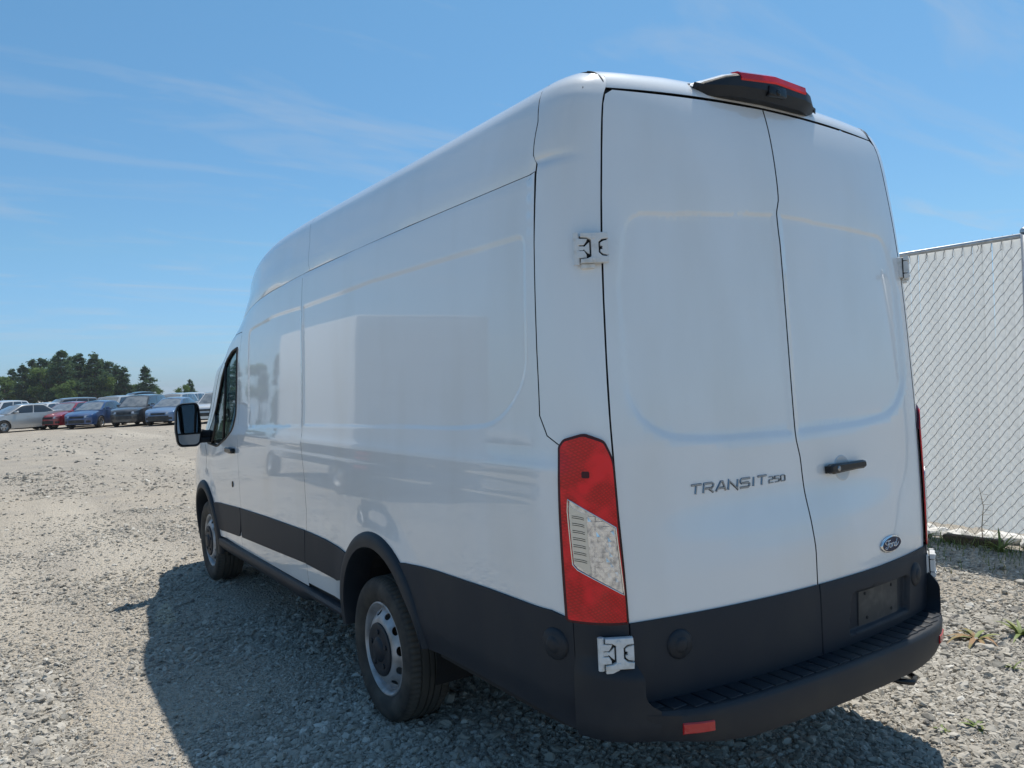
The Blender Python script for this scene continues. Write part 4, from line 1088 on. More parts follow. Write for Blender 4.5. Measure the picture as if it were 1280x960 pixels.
def gravel_material():
    m = bpy.data.materials.new('crushed_limestone'); m.use_nodes = True; t = m.node_tree; b = t.nodes['Principled BSDF']; L = t.links.new
    b.inputs['Roughness'].default_value = .92; b.inputs['Specular IOR Level'].default_value = .25
    tc = t.nodes.new('ShaderNodeTexCoord'); P = tc.outputs['Object']
    def noise(sc, det=6, ro=.55):
        n = t.nodes.new('ShaderNodeTexNoise'); n.inputs['Scale'].default_value = sc; n.inputs['Detail'].default_value = det; n.inputs['Roughness'].default_value = ro; L(P, n.inputs['Vector']); return n
    def rng(src, a, c, lo=0., hi=1.):
        r = t.nodes.new('ShaderNodeMapRange'); r.inputs[1].default_value = a; r.inputs[2].default_value = c; r.inputs[3].default_value = lo; r.inputs[4].default_value = hi; L(src, r.inputs[0]); return r.outputs[0]
    def mix(f, a, c, mode='MIX'):
        x = t.nodes.new('ShaderNodeMix'); x.data_type = 'RGBA'; x.blend_type = mode
        for k, q in (('A', a), ('B', c)):
            if isinstance(q, tuple): x.inputs[k].default_value = (*q, 1)
            else: L(q, x.inputs[k])
        if isinstance(f, float): x.inputs['Factor'].default_value = f
        else: L(f, x.inputs['Factor'])
        return x.outputs['Result']
    v1 = t.nodes.new('ShaderNodeTexVoronoi'); v1.inputs['Scale'].default_value = 46; v1.inputs['Randomness'].default_value = 1; L(P, v1.inputs['Vector'])
    v2 = t.nodes.new('ShaderNodeTexVoronoi'); v2.inputs['Scale'].default_value = 110; L(P, v2.inputs['Vector'])
    big = noise(.16, 5); mid = noise(1.1, 6); fine = noise(60, 4)
    # streaks of the rolled drive, drawn along the yard
    mp = t.nodes.new('ShaderNodeMapping'); mp.inputs['Scale'].default_value = (.5, .045, 1); mp.inputs['Rotation'].default_value = (0, 0, math.radians(-14)); L(P, mp.inputs[0])
    st = t.nodes.new('ShaderNodeTexNoise'); st.inputs['Scale'].default_value = 1.3; st.inputs['Detail'].default_value = 7; L(mp.outputs[0], st.inputs['Vector'])
    c = mix(rng(big.outputs['Fac'], .36, .64), (0.422, 0.375, 0.307), (0.459, 0.399, 0.313))
    c = mix(rng(mid.outputs['Fac'], .42, .70), c, (0.324, 0.292, 0.250))
    c = mix(rng(st.outputs['Fac'], .50, .64, 0, .95), c, (0.539, 0.483, 0.394))
    hsv = t.nodes.new('ShaderNodeSeparateColor'); L(v1.outputs['Color'], hsv.inputs[0])
    c = mix(rng(hsv.outputs[0], 0, 1, 0, .55), c, mix(rng(hsv.outputs[1], .3, .9), (0.245, 0.232, 0.214), (0.563, 0.530, 0.475)))
    c = mix(rng(fine.outputs['Fac'], .3, .75, 0, .35), c, (0.269, 0.244, 0.209))
    # damp, darker patches and a rusty one
    L(c, b.inputs['Base Color'])
    h1 = t.nodes.new('ShaderNodeMath'); h1.operation = 'MULTIPLY'; L(v1.outputs['Distance'], h1.inputs[0]); h1.inputs[1].default_value = -.012
    h2 = t.nodes.new('ShaderNodeMath'); h2.operation = 'MULTIPLY_ADD'; L(v2.outputs['Distance'], h2.inputs[0]); h2.inputs[1].default_value = -.005; L(h1.outputs[0], h2.inputs[2])
    bu = t.nodes.new('ShaderNodeBump'); bu.inputs['Strength'].default_value = 1; bu.inputs['Distance'].default_value = 1.6; L(h2.outputs[0], bu.inputs['Height']); L(bu.outputs[0], b.inputs['Normal'])
    return m
GRAVEL = gravel_material()
def coords(lo, hi, step, far):
    a = list(np.arange(lo, hi, step)); s = step; x = hi
    while x < far: a.append(x); s *= 1.35; x += s
    s = step; x = lo
    while x > -far: s *= 1.35; x -= s; a.insert(0, x)
    return np.array(a)
gx = coords(-4.5, 6.5, .06, 1800); gy = coords(-3.2, 9.0, .06, 1800)
X_, Y_ = np.meshgrid(gx, gy); nX, nY = len(gx), len(gy)
V = np.stack([X_.ravel(), Y_.ravel(), ground_h(X_.ravel(), Y_.ravel())], 1)
I = np.arange(nX * nY).reshape(nY, nX)
F = np.stack([I[:-1, :-1], I[:-1, 1:], I[1:, 1:], I[1:, :-1]], -1).reshape(-1, 4)
tag(link_mesh('ground', np_mesh('ground', V, F, GRAVEL, True)), kind='structure')

def stone_material():
    m = bpy.data.materials.new('loose_stone'); m.use_nodes = True; t = m.node_tree; b = t.nodes['Principled BSDF']; L = t.links.new
    b.inputs['Roughness'].default_value = .9; b.inputs['Specular IOR Level'].default_value = .25
    a = t.nodes.new('ShaderNodeAttribute'); a.attribute_name = 'tone'; a.attribute_type = 'INSTANCER'; r = t.nodes.new('ShaderNodeValToRGB'); L(a.outputs['Fac'], r.inputs[0])
    e = r.color_ramp.elements; e[0].position = 0; e[0].color = (0.186, 0.178, 0.166, 1); e[1].position = 1; e[1].color = (0.624, 0.600, 0.546, 1)
    for p, c in ((.25, (0.305, 0.286, 0.248)), (.55, (0.402, 0.374, 0.324)), (.8, (0.480, 0.454, 0.402))): q = e.new(p); q.color = (*c, 1)
    tc = t.nodes.new('ShaderNodeTexCoord'); n = t.nodes.new('ShaderNodeTexNoise'); n.inputs['Scale'].default_value = 90; n.inputs['Detail'].default_value = 4; L(tc.outputs['Object'], n.inputs['Vector'])
    mr = t.nodes.new('ShaderNodeMapRange'); mr.inputs[3].default_value = .72; mr.inputs[4].default_value = 1.22; L(n.outputs['Fac'], mr.inputs[0])
    x = t.nodes.new('ShaderNodeMix'); x.data_type = 'RGBA'; x.blend_type = 'MULTIPLY'; x.inputs['Factor'].default_value = 1; L(r.outputs[0], x.inputs['A']); L(mr.outputs[0], x.inputs['B'])
    L(x.outputs['Result'], b.inputs['Base Color']); return m
STONE = stone_material()
def stone_nodes(n_kinds=7):
    """geometry nodes: lumpy stones of a few shapes set on the scattered points"""
    t = bpy.data.node_groups.new('gravel_stones', 'GeometryNodeTree')
    t.interface.new_socket('Geometry', in_out='INPUT', socket_type='NodeSocketGeometry'); t.interface.new_socket('Geometry', in_out='OUTPUT', socket_type='NodeSocketGeometry')
    N = t.nodes.new; L = t.links.new
    gi = N('NodeGroupInput'); go = N('NodeGroupOutput'); join = N('GeometryNodeJoinGeometry'); rs = np.random.default_rng(4)
    for k in range(n_kinds):
        ico = N('GeometryNodeMeshIcoSphere'); ico.inputs['Radius'].default_value = 1.0; ico.inputs['Subdivisions'].default_value = 2
        pos = N('GeometryNodeInputPosition'); add = N('ShaderNodeVectorMath'); add.operation = 'ADD'; add.inputs[1].default_value = tuple(rs.uniform(-20, 20, 3)); L(pos.outputs[0], add.inputs[0])
        no = N('ShaderNodeTexNoise'); no.inputs['Scale'].default_value = .95; no.inputs['Detail'].default_value = 2.0; L(add.outputs[0], no.inputs['Vector'])
        sb = N('ShaderNodeVectorMath'); sb.operation = 'SUBTRACT'; L(no.outputs['Color'], sb.inputs[0]); sb.inputs[1].default_value = (.5, .5, .5)
        sc = N('ShaderNodeVectorMath'); sc.operation = 'SCALE'; L(sb.outputs[0], sc.inputs[0]); sc.inputs['Scale'].default_value = 2.3
        sp = N('GeometryNodeSetPosition'); L(ico.outputs['Mesh'], sp.inputs['Geometry']); L(sc.outputs[0], sp.inputs['Offset'])
        tf = N('GeometryNodeTransform'); L(sp.outputs[0], tf.inputs['Geometry']); tf.inputs['Scale'].default_value = (1.15 * rs.uniform(.9, 1.25), .9 * rs.uniform(.8, 1.1), .55 * rs.uniform(.8, 1.25))
        sm = N('GeometryNodeSetMaterial'); L(tf.outputs[0], sm.inputs['Geometry']); sm.inputs['Material'].default_value = STONE
        ss = N('GeometryNodeSetShadeSmooth'); L(sm.outputs[0], ss.inputs['Geometry']); ss.inputs['Shade Smooth'].default_value = False
        g2 = N('GeometryNodeGeometryToInstance'); L(ss.outputs[0], g2.inputs[0]); L(g2.outputs[0], join.inputs[0])
    iop = N('GeometryNodeInstanceOnPoints'); L(gi.outputs[0], iop.inputs['Points']); L(join.outputs[0], iop.inputs['Instance']); iop.inputs['Pick Instance'].default_value = True
    def att(nm, dt):
        a = N('GeometryNodeInputNamedAttribute'); a.data_type = dt; a.inputs['Name'].default_value = nm; return a.outputs[0]
    L(att('kind', 'INT'), iop.inputs['Instance Index'])
    er = N('FunctionNodeEulerToRotation'); L(att('turn', 'FLOAT_VECTOR'), er.inputs[0]); L(er.outputs[0], iop.inputs['Rotation']); L(att('size', 'FLOAT_VECTOR'), iop.inputs['Scale'])
    L(iop.outputs[0], go.inputs[0]); return t
def stones(name, bands, cam_xy=(-2.58, -3.76)):
    XS = []; YS = []; SS = []
    for r0, r1, dens, s0, s1 in bands:
        a0, a1 = math.radians(-34), math.radians(80)
        n = int(dens * (r1 * r1 - r0 * r0) / 2 * (a1 - a0))
        r = np.sqrt(RNG.uniform(r0 * r0, r1 * r1, n)); a = RNG.uniform(a0, a1, n)
        x = cam_xy[0] + r * np.sin(a); y = cam_xy[1] + r * np.cos(a); l = loose(x, y)
        keep = (RNG.random(n) < .05 + .95 * l) & (x < 4.66)
        x, y, l = x[keep], y[keep], l[keep]
        SS.append((s0 * np.exp(RNG.normal(0, .40, len(x))) + (s1 - s0) * (RNG.random(len(x)) ** 11)) * (.62 + .62 * l)); XS.append(x); YS.append(y)
    x = np.concatenate(XS); y = np.concatenate(YS); s = np.concatenate(SS); ok = np.ones(len(x), bool)
    for wx in (-.88, .88):
        for wy in (0, 3.75): ok &= ~((np.abs(x - wx) < .14) & (np.abs(y - wy) < .12))
    x, y, s = x[ok], y[ok], s[ok]; N = len(x)
    me = bpy.data.meshes.new(name); me.vertices.add(N)
    P = np.stack([x, y, ground_h(x, y) + s * RNG.uniform(-.02, .38, N)], 1); me.vertices.foreach_set('co', P.astype(np.float32).ravel())
    def attr(nm, dt, key, a): q = me.attributes.new(nm, dt, 'POINT'); q.data.foreach_set(key, np.ascontiguousarray(a).ravel())
    attr('kind', 'INT', 'value', RNG.integers(0, 7, N).astype(np.int32))
    attr('turn', 'FLOAT_VECTOR', 'vector', np.stack([RNG.normal(0, .30, N), RNG.normal(0, .30, N), RNG.uniform(0, 2 * PI, N)], 1).astype(np.float32))
    attr('size', 'FLOAT_VECTOR', 'vector', (s[:, None] * RNG.uniform(.8, 1.2, (N, 3))).astype(np.float32))
    attr('tone', 'FLOAT', 'value', np.clip(RNG.normal(.47, .20, N) + .16 * (value_noise(x * .8, y * .8, 9) - .5), 0, 1).astype(np.float32))
    me.materials.append(STONE); o = link_mesh(name, me); o['kind'] = 'stuff'
    md = o.modifiers.new('stones', 'NODES'); md.node_group = stone_nodes(); return o
stones('gravel', [(1.8, 3.2, 6500, .0046, .014), (3.2, 5.2, 9000, .0050, .0175), (5.2, 8.0, 5200, .0060, .021), (8.0, 13, 1300, .0078, .025), (13, 22, 90, .012, .032), (22, 40, 5, .02, .05)])

# ------------------------------------------------------------------ chain-link fence with white privacy slats
FXP = 4.73; FH = 2.66; PITCH = .0825; ROW = .0955; Y0F, Y1F = -3.1, 13.0
fence = thing('chain_link_fence', 'tall chain-link fence with white vertical privacy slats and galvanised top rail', 'fence', (FXP, 0, 0))
V = []; F = []                                           # a shallow tube-shaped slat with rounded flanks
zz = [.150, FH - .020]
prof = [(-.0412, .0), (-.030, -.0045), (-.010, -.0062), (.010, -.0062), (.030, -.0045), (.0412, 0), (.030, .0045), (-.030, .0045)]
for z in zz: V += [(x, y, z) for y, x in prof]
n = len(prof); F = [(i, (i + 1) % n, n + (i + 1) % n, n + i) for i in range(n)] + [tuple(range(n))[::-1], tuple(range(n, 2 * n))]
me = bpy.data.meshes.new('slat'); me.from_pydata(V, [], F); me.update(); me.polygons.foreach_set('use_smooth', np.full(len(me.polygons), True)); me.set_sharp_from_angle(angle=math.radians(50)); me.materials.append(SLAT)
ns = int((Y1F - Y0F) / PITCH)
for i in range(ns):
    o = link_mesh('slat', me, fence, ((-.001 if i % 2 else .001) + random.uniform(-.0006, .0006), Y0F + (i + .5) * PITCH, random.uniform(-.006, .006)))
    o.rotation_euler = (random.uniform(-.0016, .0016), 0, random.uniform(-.005, .005))
# woven wire: each wire zigzags, in front of the slat one way and behind it the other
W = MB(); rows = int((FH - .10) / ROW)
V = []; F = []
def bar(p, q, r=.0026):
    p = np.array(p); q = np.array(q); d = q - p; L = np.linalg.norm(d); d /= L
    u = np.array([1., 0, 0]); w = np.cross(d, u); k = len(V)
    for c in (p, q):
        for j in range(4):
            a = PI / 2 * j + PI / 4; V.append(tuple(c + (u * math.cos(a) + w * math.sin(a)) * r))
    for j in range(4): F.append((k + j, k + (j + 1) % 4, k + 4 + (j + 1) % 4, k + 4 + j))
for i in range(ns + 1):
    y = Y0F + i * PITCH
    if y > 9: continue
    for k in range(rows):
        z = .09 + k * ROW
        # front strand rises towards the viewer's right, with a slight bow over the slat
        a = (-.006, y + PITCH, z); m1 = (-.0145, y + PITCH * .70, z + ROW * .13); m2 = (-.0145, y + PITCH * .30, z + ROW * .37); c = (-.006, y, z + ROW * .5)
        # weave so that every strand climbs one full diagonal
        a = (-.004, y + PITCH, z); c = (-.004, y, z + ROW); m1 = (-.0140, y + PITCH * .68, z + ROW * .27); m2 = (-.0140, y + PITCH * .32, z + ROW * .73)
        bar(a, m1); bar(m1, m2); bar(m2, c)
        bar((.004, y, z), (.013, y + PITCH * .5, z + ROW * .5), .0017); bar((.013, y + PITCH * .5, z + ROW * .5), (.004, y + PITCH, z + ROW), .0017)
    z = .09 + rows * ROW
    bar((-.003, y + .012, z), (-.002, y - .006, FH + .024)); bar((.003, y - .012, z), (.002, y + .006, FH + .020))
W.add(V, F); o = W.build('wire_mesh', WIRE, fence); o['kind'] = 'stuff'
MB().tube([(-.036, Y0F - .1, FH - .008), (-.036, Y1F + .1, FH - .008)], .0215, 14).build('top_rail', STEEL, fence, smooth=True)
for k in range(7):
    y = -.425 + 2.6 * (k - 1)
    p = MB().tube([(-.068, y, -.3), (-.068, y, FH + .02)], .030, 16); p.build('post', STEEL, fence, smooth=True)
    MB().at(Matrix.Translation((-.068, y, FH + .02)) @ Matrix.Rotation(-PI / 2, 4, 'Y')).lathe([(.034, -.01), (.034, .012), (.022, .030), (0, .036)], 16).build('post_cap', STEEL, fence, smooth=True)
for y in np.arange(Y0F + .3, 9, .46):
    MB().tube([(.004, y, FH + .004), (-.030, y + .004, FH + .017), (-.060, y + .006, FH - .006), (-.040, y + .008, FH - .034), (-.018, y + .012, FH - .050), (-.016, y + .034, FH - .088)], .0022, 5).build('tie_wire', WIRE, fence)

# white limestone lumps and scrub grass along the foot of the fence
rocks = []
def rock(x, y, s, seed):
    r = np.random.default_rng(seed); bm = bmesh.new(); bmesh.ops.create_icosphere(bm, subdivisions=2, radius=1)
    for v in bm.verts:
        n = value_noise(np.array(v.co.x * 1.7 + seed), np.array(v.co.y * 1.7 + v.co.z * 2.1), seed)
        v.co *= .78 + .42 * float(n)
        v.co.x *= s * .9; v.co.y *= s * 1.25; v.co.z *= s * .62
    me = bpy.data.meshes.new('limestone_rock'); bm.to_mesh(me); bm.free(); me.materials.append(PALE); me.polygons.foreach_set('use_smooth', np.full(len(me.polygons), False))
    o = link_mesh('limestone_rock', me, None, (x, y, s * .30)); o.rotation_euler = (0, 0, seed * 1.3)
    tag(o, 'pale limestone lump showing below the slats in the row behind the fence foot', 'rock', 'limestone lumps behind the fence foot'); return o
PALE = mat('pale_limestone', (.66, .645, .61), .9, noise=(9, (.50, .48, .44), .4, .7), bump=(40, .006))
y = -1.35; k = 0
while y < 2.4:
    rock(FXP + .13 + random.uniform(-.03, .06), y, random.uniform(.10, .14), k + 3); y += random.uniform(.13, .24); k += 1
LEAF = mat('weed_green', (.115, .165, .030), .6, noise=(12, (.20, .20, .045), .45, .7))
DRY = mat('weed_dry', (.24, .135, .060), .7, noise=(12, (.15, .16, .04), .45, .7))
GRASS = mat('scrub_grass', (.105, .165, .032), .65, noise=(3, (.20, .19, .06), .45, .68))
def blade(mb, p, yaw, ln, w, lift, bend):
    """a leaf blade: two rows of quads, curved outward"""
    d = Vector((math.cos(yaw), math.sin(yaw), 0)); sd = Vector((-d.y, d.x, 0)); V = []; k = 4
    for i in range(k + 1):
        t = i / k; q = Vector(p) + d * (ln * t * math.cos(lift - bend * t)) + Vector((0, 0, max(ln * t * math.sin(lift - bend * t * .8), .004)))
        ww = w * math.sin(PI * min(.12 + .88 * t, 1)) ** .7 * (1 - t * .25) + .0008
        V += [q - sd * ww + Vector((0, 0, ww * .35)), q, q + sd * ww + Vector((0, 0, ww * .35))]
    F = []
    for i in range(k): F += [(3 * i, 3 * i + 1, 3 * i + 4, 3 * i + 3), (3 * i + 1, 3 * i + 2, 3 * i + 5, 3 * i + 4)]
    mb.add(V, F)
def weed(label, x, y, n, ln, w, material, lift=.9, second=None):
    z = float(ground_h(np.array(x), np.array(y)))
    t = thing('weed', label, 'weed', (x, y, z))
    for i in range(n):
        m = MB(); L_ = ln * random.uniform(.6, 1.1)
        blade(m, (random.uniform(-.012, .012), random.uniform(-.012, .012), 0), 2 * PI * i / n + random.uniform(-.4, .4), L_, w * random.uniform(.7, 1.2), lift * random.uniform(.6, 1.2), random.uniform(.5, 1.0))
        m.build('leaf', second if (second and random.random() < .55) else material, t, smooth=True)
    return t
weed('rust-brown and green dock weed with broad leaves on sunlit gravel', 2.24, -1.19, 15, .20, .017, LEAF, .75, DRY)
weed('bright green leafy weed standing at the right of the brown dock weed', 2.50, -1.31, 13, .17, .012, LEAF, 1.1)
weed('small green weed in the gravel nearest the bumper corner shadow', .94, -1.715, 9, .050, .008, LEAF, 1.1)
weed('low dark green weed clump just beyond the tip of the van shadow', 1.08, -1.79, 12, .075, .009, LEAF, .9)
weed('single sprig of green weed in gravel between bumper and dock weed', 1.90, -1.55, 6, .08, .007, LEAF, 1.2)
weed('yellowish weed growing against the white rocks below the fence slats', 4.46, .42, 16, .20, .010, LEAF, 1.1)
weed('leafy green weed sprouting by the fence foot beside the right post', 4.50, -.22, 16, .24, .010, LEAF, 1.15)
WOOD = mat('weathered_wood', (.085, .055, .035), .85, noise=(14, (.045, .032, .024), .42, .68), bump=(60, .003), stretch=(1, .15, 1))
b = MB().at(Matrix.Rotation(.06, 4, 'Z')); b.box(-.045, .045, -.24, .24, -.01, .085, .012)
tag(b.build('wood_plank', WOOD, None, auto=40), 'short dark weathered wood plank lying along the foot of the fence', 'plank').location = (4.585, .06, .01)
# thin dead stem leaning against the slats
t = thing('dead_weed', 'thin dead weed stem standing up against the white fence slats', 'weed', (4.60, -.02, 0))
MB().tube([(0, 0, 0), (.03, .02, .18), (.05, .01, .36), (.07, .05, .52)], [.005, .004, .003, .0015], 5).build('stem', DRY, t)
for i in range(9):
    m = MB(); blade(m, (.03 + .004 * i, .015, .10 + .045 * i), random.uniform(0, 6.28), .07, .006, .5, .9); m.build('leaf', DRY, t)
V = MB()
for i in range(4200):
    y = random.uniform(-3, 6); x = FXP - .12 - abs(random.gauss(0, .20)) if random.random() < .6 else FXP - random.uniform(0, 1.25)
    if value_noise(np.array(y * 1.5), np.array(x * 1.2), 4) < .36: continue
    p = (x, y, float(ground_h(np.array(x), np.array(y)))); a = random.uniform(0, 2 * PI); h = random.uniform(.03, .13) * (1.0 if x > 4.4 else .75); d = Vector((math.cos(a), math.sin(a), 0)); s = Vector((-d.y, d.x, 0)) * random.uniform(.0022, .0045)
    q = Vector(p); V.add([q - s, q + s, q + d * h * .35 + Vector((0, 0, h * .7)) + s * .6, q + d * h * .9 + Vector((0, 0, h)), q + d * h * .35 + Vector((0, 0, h * .7)) - s * .6], [(0, 1, 2, 4), (4, 2, 3)])
tag(V.build('scrub_grass', GRASS), kind='stuff')

# ------------------------------------------------------------------ parked cars
TYRE2 = mat('car_tyre', (.025, .024, .023), .8, noise=(6, (.09, .08, .065), .4, .7))
ALLOY = mat('car_alloy', (.42, .42, .42), .35, metal=.7)
LAMPGLASS = mat('car_headlamp', (.52, .54, .56), .12, metal=.35, coat=1.0)
TRIM = mat('car_black_trim', (.022, .022, .023), .5, noise=(4, (.07, .065, .055), .42, .7))
def pwl(tab): 
    xs = [t[0] for t in tab]; ys = [t[1] for t in tab]
    return lambda x: float(np.interp(x, xs, ys))
KIND = {
    'sedan': dict(L=4.6, W=1.78, R=.315, wb=(1.33, -1.32), deck=[(-2.3, .80), (-2.24, .96), (-2.05, 1.03), (-1.5, 1.045), (-.9, .98), (.9, .955), (1.1, .93), (1.6, .87), (2.0, .78), (2.2, .70), (2.27, .62), (2.3, .52)],
                  plan=[(-2.3, .52), (-2.24, .70), (-2.05, .82), (-1.5, .87), (0, .89), (1.3, .87), (1.8, .83), (2.05, .76), (2.2, .62), (2.27, .48), (2.3, .34)],
                  base=(1.12, -1.62, .76), roof=(.22, -.98, 1.43, .56), split=(.50,), bh=.98),
    'suv': dict(L=4.55, W=1.84, R=.355, wb=(1.33, -1.33), deck=[(-2.27, .85), (-2.22, 1.00), (-2.05, 1.06), (-1.0, 1.05), (.8, 1.06), (1.05, 1.03), (1.6, .98), (2.0, .90), (2.16, .82), (2.23, .70), (2.27, .55)],
                plan=[(-2.27, .62), (-2.2, .78), (-2.0, .86), (-1.3, .91), (0, .92), (1.3, .91), (1.8, .87), (2.02, .80), (2.16, .66), (2.23, .50), (2.27, .34)],
                base=(1.10, -2.08, .79), roof=(.30, -1.72, 1.66, .60), split=(.40, .72), bh=1.06),
    'pickup': dict(L=5.7, W=1.96, R=.39, wb=(1.85, -1.75), deck=[(-2.85, .95), (-2.82, 1.18), (-.9, 1.20), (.8, 1.18), (1.1, 1.17), (2.0, 1.12), (2.6, 1.06), (2.78, .95), (2.85, .7)],
                   plan=[(-2.85, .88), (-2.8, .93), (-1.3, .97), (0, .97), (1.8, .97), (2.4, .93), (2.68, .82), (2.8, .64), (2.85, .45)],
                   base=(1.25, -1.0, .86), roof=(.45, -.72, 1.86, .68), split=(.50,), bh=1.20)}
def car_body(K):
    deck = pwl(K['deck']); plan = pwl(K['plan']); R = K['R']; x0, x1 = K['deck'][0][0], K['deck'][-1][0]
    xs = set(np.round(np.linspace(x0, x1, 50), 4)) | {q[0] for q in K['deck']} | {q[0] for q in K['plan']}
    for w in K['wb']: xs |= set(np.round(w + (R + .055) * np.cos(np.linspace(0, PI, 17)), 4))
    xs = sorted(xs)
    def zb(x):
        z = .20 + .06 * max(0, abs(x) - (x1 - .35)) / .35
        for w in K['wb']:
            d = abs(x - w)
            if d < R + .055: z = max(z, R + math.sqrt(max((R + .055) ** 2 - d * d, 0)) * .98 - .01)
        return z
    def section(x):
        w = plan(x); t = deck(x); b = zb(x); fl = 1.0
        for q in K['wb']: fl += .012 * math.exp(-((x - q) / .42) ** 2)
        P = [(w * .945, .20), (w * .985 * fl, .34), (w * fl, .58), (w * .99, .74), (w * .965, .88 * t + .1), (w * .90, t - .015), (w * .72, t + .012), (w * .35, t + .030), (0, t + .036)]
        out = []
        for i, (y, z) in enumerate(P):
            lim = b + (t - b) * i / 60; z = min(z, t + .036) if i > 4 else min(max(z, lim), t - .012 * (5 - i)); out.append((y, max(z, lim)))
        return out
    return xs, section
def make_car(name, kind, paint_m, label, cat, group, dusty=True, mouth=0.):
    K = KIND[kind]; root = thing(name, label, cat, group=group); R = K['R']
    xs, section = car_body(K); S = [section(x) for x in xs]; m = len(S[0])
    V = []; F = []
    for x, s in zip(xs, S): V += [(x, y, z) for y, z in s] + [(x, -y, z) for y, z in s[:-1][::-1]]
    k = 2 * m - 1
    for i in range(len(xs) - 1):
        for j in range(k - 1): F.append((i * k + j, i * k + j + 1, (i + 1) * k + j + 1, (i + 1) * k + j))
    F.append(tuple(range(k))); F.append(tuple((len(xs) - 1) * k + j for j in range(k - 1, -1, -1)))
    MB().add(V, [f[::-1] for f in F]).build('body', paint_m, root, auto=38)
    # dark underside
    b = MB(); b.box(xs[0] + .15, xs[-1] - .15, -.60, .60, .19, .60); b.build('underbody', DARK, root)
    # glasshouse
    bx0, bx1, bw = K['base']; rx0, rx1, rz, rw = K['roof']; bz = K['bh'] - .03; deck = pwl(K['deck'])
    def side(u, v, s, o=0.):
        x = (bx0 + (bx1 - bx0) * u) * (1 - v) + (rx0 + (rx1 - rx0) * u) * v; bulge = .035 * math.sin(PI * min(max(u, 0), 1)) + .018 * math.sin(PI * v)
        y = bw + (rw - bw) * v + bulge + o; z = (bz * (1 - v) + (rz - .05 + .045 * math.sin(PI * min(max(u, 0), 1)) ** .7) * v)
        return (x, s * y, z)
    def end(u, v, front, o=0.):
        """windscreen (front) or rear window; u across"""
        xb, xr = (bx0, rx0) if front else (bx1, rx1); q = 2 * u - 1; sg = 1 if front else -1
        w = bw + (rw - bw) * v; x = xb + (xr - xb) * v + sg * (.10 * (1 - q * q) * (1 - v * .5) + o); z = bz * (1 - v) + (rz - .05) * v + .025 * (1 - q * q) * v + o * .5
        return (x, q * w, z)
    def grid(fn, A, B, flip):
        V = [fn(a, b) for a in A for b in B]; n = len(B)
        F = [(i * n + j, (i + 1) * n + j, (i + 1) * n + j + 1, i * n + j + 1) for i in range(len(A) - 1) for j in range(n - 1)]
        return V, [f[::-1] for f in F] if flip else F
    L9 = np.linspace(0, 1, 9); L5 = np.linspace(0, 1, 5); fr = MB()
    for s in (1, -1): fr.add(*grid(lambda u, v: side(u, v, s), L9, L5, s > 0))
    fr.add(*grid(lambda u, v: end(u, v, True), L9, L5, True)); fr.add(*grid(lambda u, v: end(u, v, False), L9, L5, False))
    V = []; F = []                                            # roof
    for i, u in enumerate(L9):
        l = side(u, 1, 1); r = side(u, 1, -1)
        for j in range(7):
            q = j / 6; c = 4 * q * (1 - q); V.append((l[0] + (.10 if i == 0 else -.10 if i == 8 else 0) * c * .5, l[1] + (r[1] - l[1]) * q, l[2] + .045 * c))
    for i in range(8):
        for j in range(6): F.append((i * 7 + j, i * 7 + j + 1, (i + 1) * 7 + j + 1, (i + 1) * 7 + j))
    fr.add(V, F); fr.build('roof', paint_m, root, auto=38)
    sg = DUSTGLASS if dusty else CARGLASS
    MB().add(*grid(lambda u, v: end(.04 + .92 * u, .05 + .88 * v, True, .008), L9, L5, True)).build('windscreen', sg, root, smooth=True)
    MB().add(*grid(lambda u, v: end(.07 + .86 * u, .10 + .80 * v, False, .008), L9, L5, False)).build('rear_window', CARGLASS, root, smooth=True)
    cuts = [.035] + [c for c in K['split']] + [.955]
    for s in (1, -1):
        for a, c in zip(cuts, cuts[1:]):
            MB().add(*grid(lambda u, v: side(a + .012 + (c - a - .024) * u, .07 + .83 * v, s, .006), L5, L5, s > 0)).build('side_window', CARGLASS, root, smooth=True)
    # nose: grille, lower intake, lamps, plate
    plan = pwl(K['plan']); px = np.array([q[0] for q in K['plan']]); pw = np.array([q[1] for q in K['plan']])
    def xn(y, f=.985): return float(np.interp(-abs(y) / f, -pw[::-1][:len(pw)], px[::-1])) if abs(y) / f > pw[-1] else float(px[-1])
    half = px > 0
    hx, hw = px[half][::-1], pw[half][::-1]
    def xn(y, f=.985): return float(np.interp(abs(y) / f, hw, hx))
    H = K['bh']
    def strip(y0, y1, z0, z1, o, material, name, slope=0.):
        V = []; ys = np.linspace(y0, y1, 9)
        for y in ys: V += [(xn(y) + o, y, z0), (xn(y) + o * .9 - slope, y, z1), (xn(y) - .06, y, z1), (xn(y) - .06, y, z0)]
        F = []
        for i in range(8):
            for j in range(4): F.append((4 * i + j, 4 * i + (j + 1) % 4, 4 * i + 4 + (j + 1) % 4, 4 * i + 4 + j))
        F += [(0, 3, 2, 1), (32, 33, 34, 35)]
        return MB().add(V, [f[::-1] for f in F]).build(name, material, root)
    hz = .66 if kind == 'sedan' else .76 if kind == 'suv' else .92
    strip(-.36, .36, hz - .085, hz + .012, .012, TRIM, 'grille', .03)
    strip(-.42 - mouth, .42 + mouth, hz - .365 - mouth * .3, hz - .18 + mouth * .3, .010 + mouth * .12, TRIM, 'lower_intake')
    for s in (1, -1): strip(s * .42, s * .74, hz - .065, hz + .045, .010, LAMPGLASS, 'headlight', .06)
    for s in (1, -1): strip(s * .50, s * .68, hz - .34, hz - .22, .008, TRIM, 'fog_lamp_bezel')
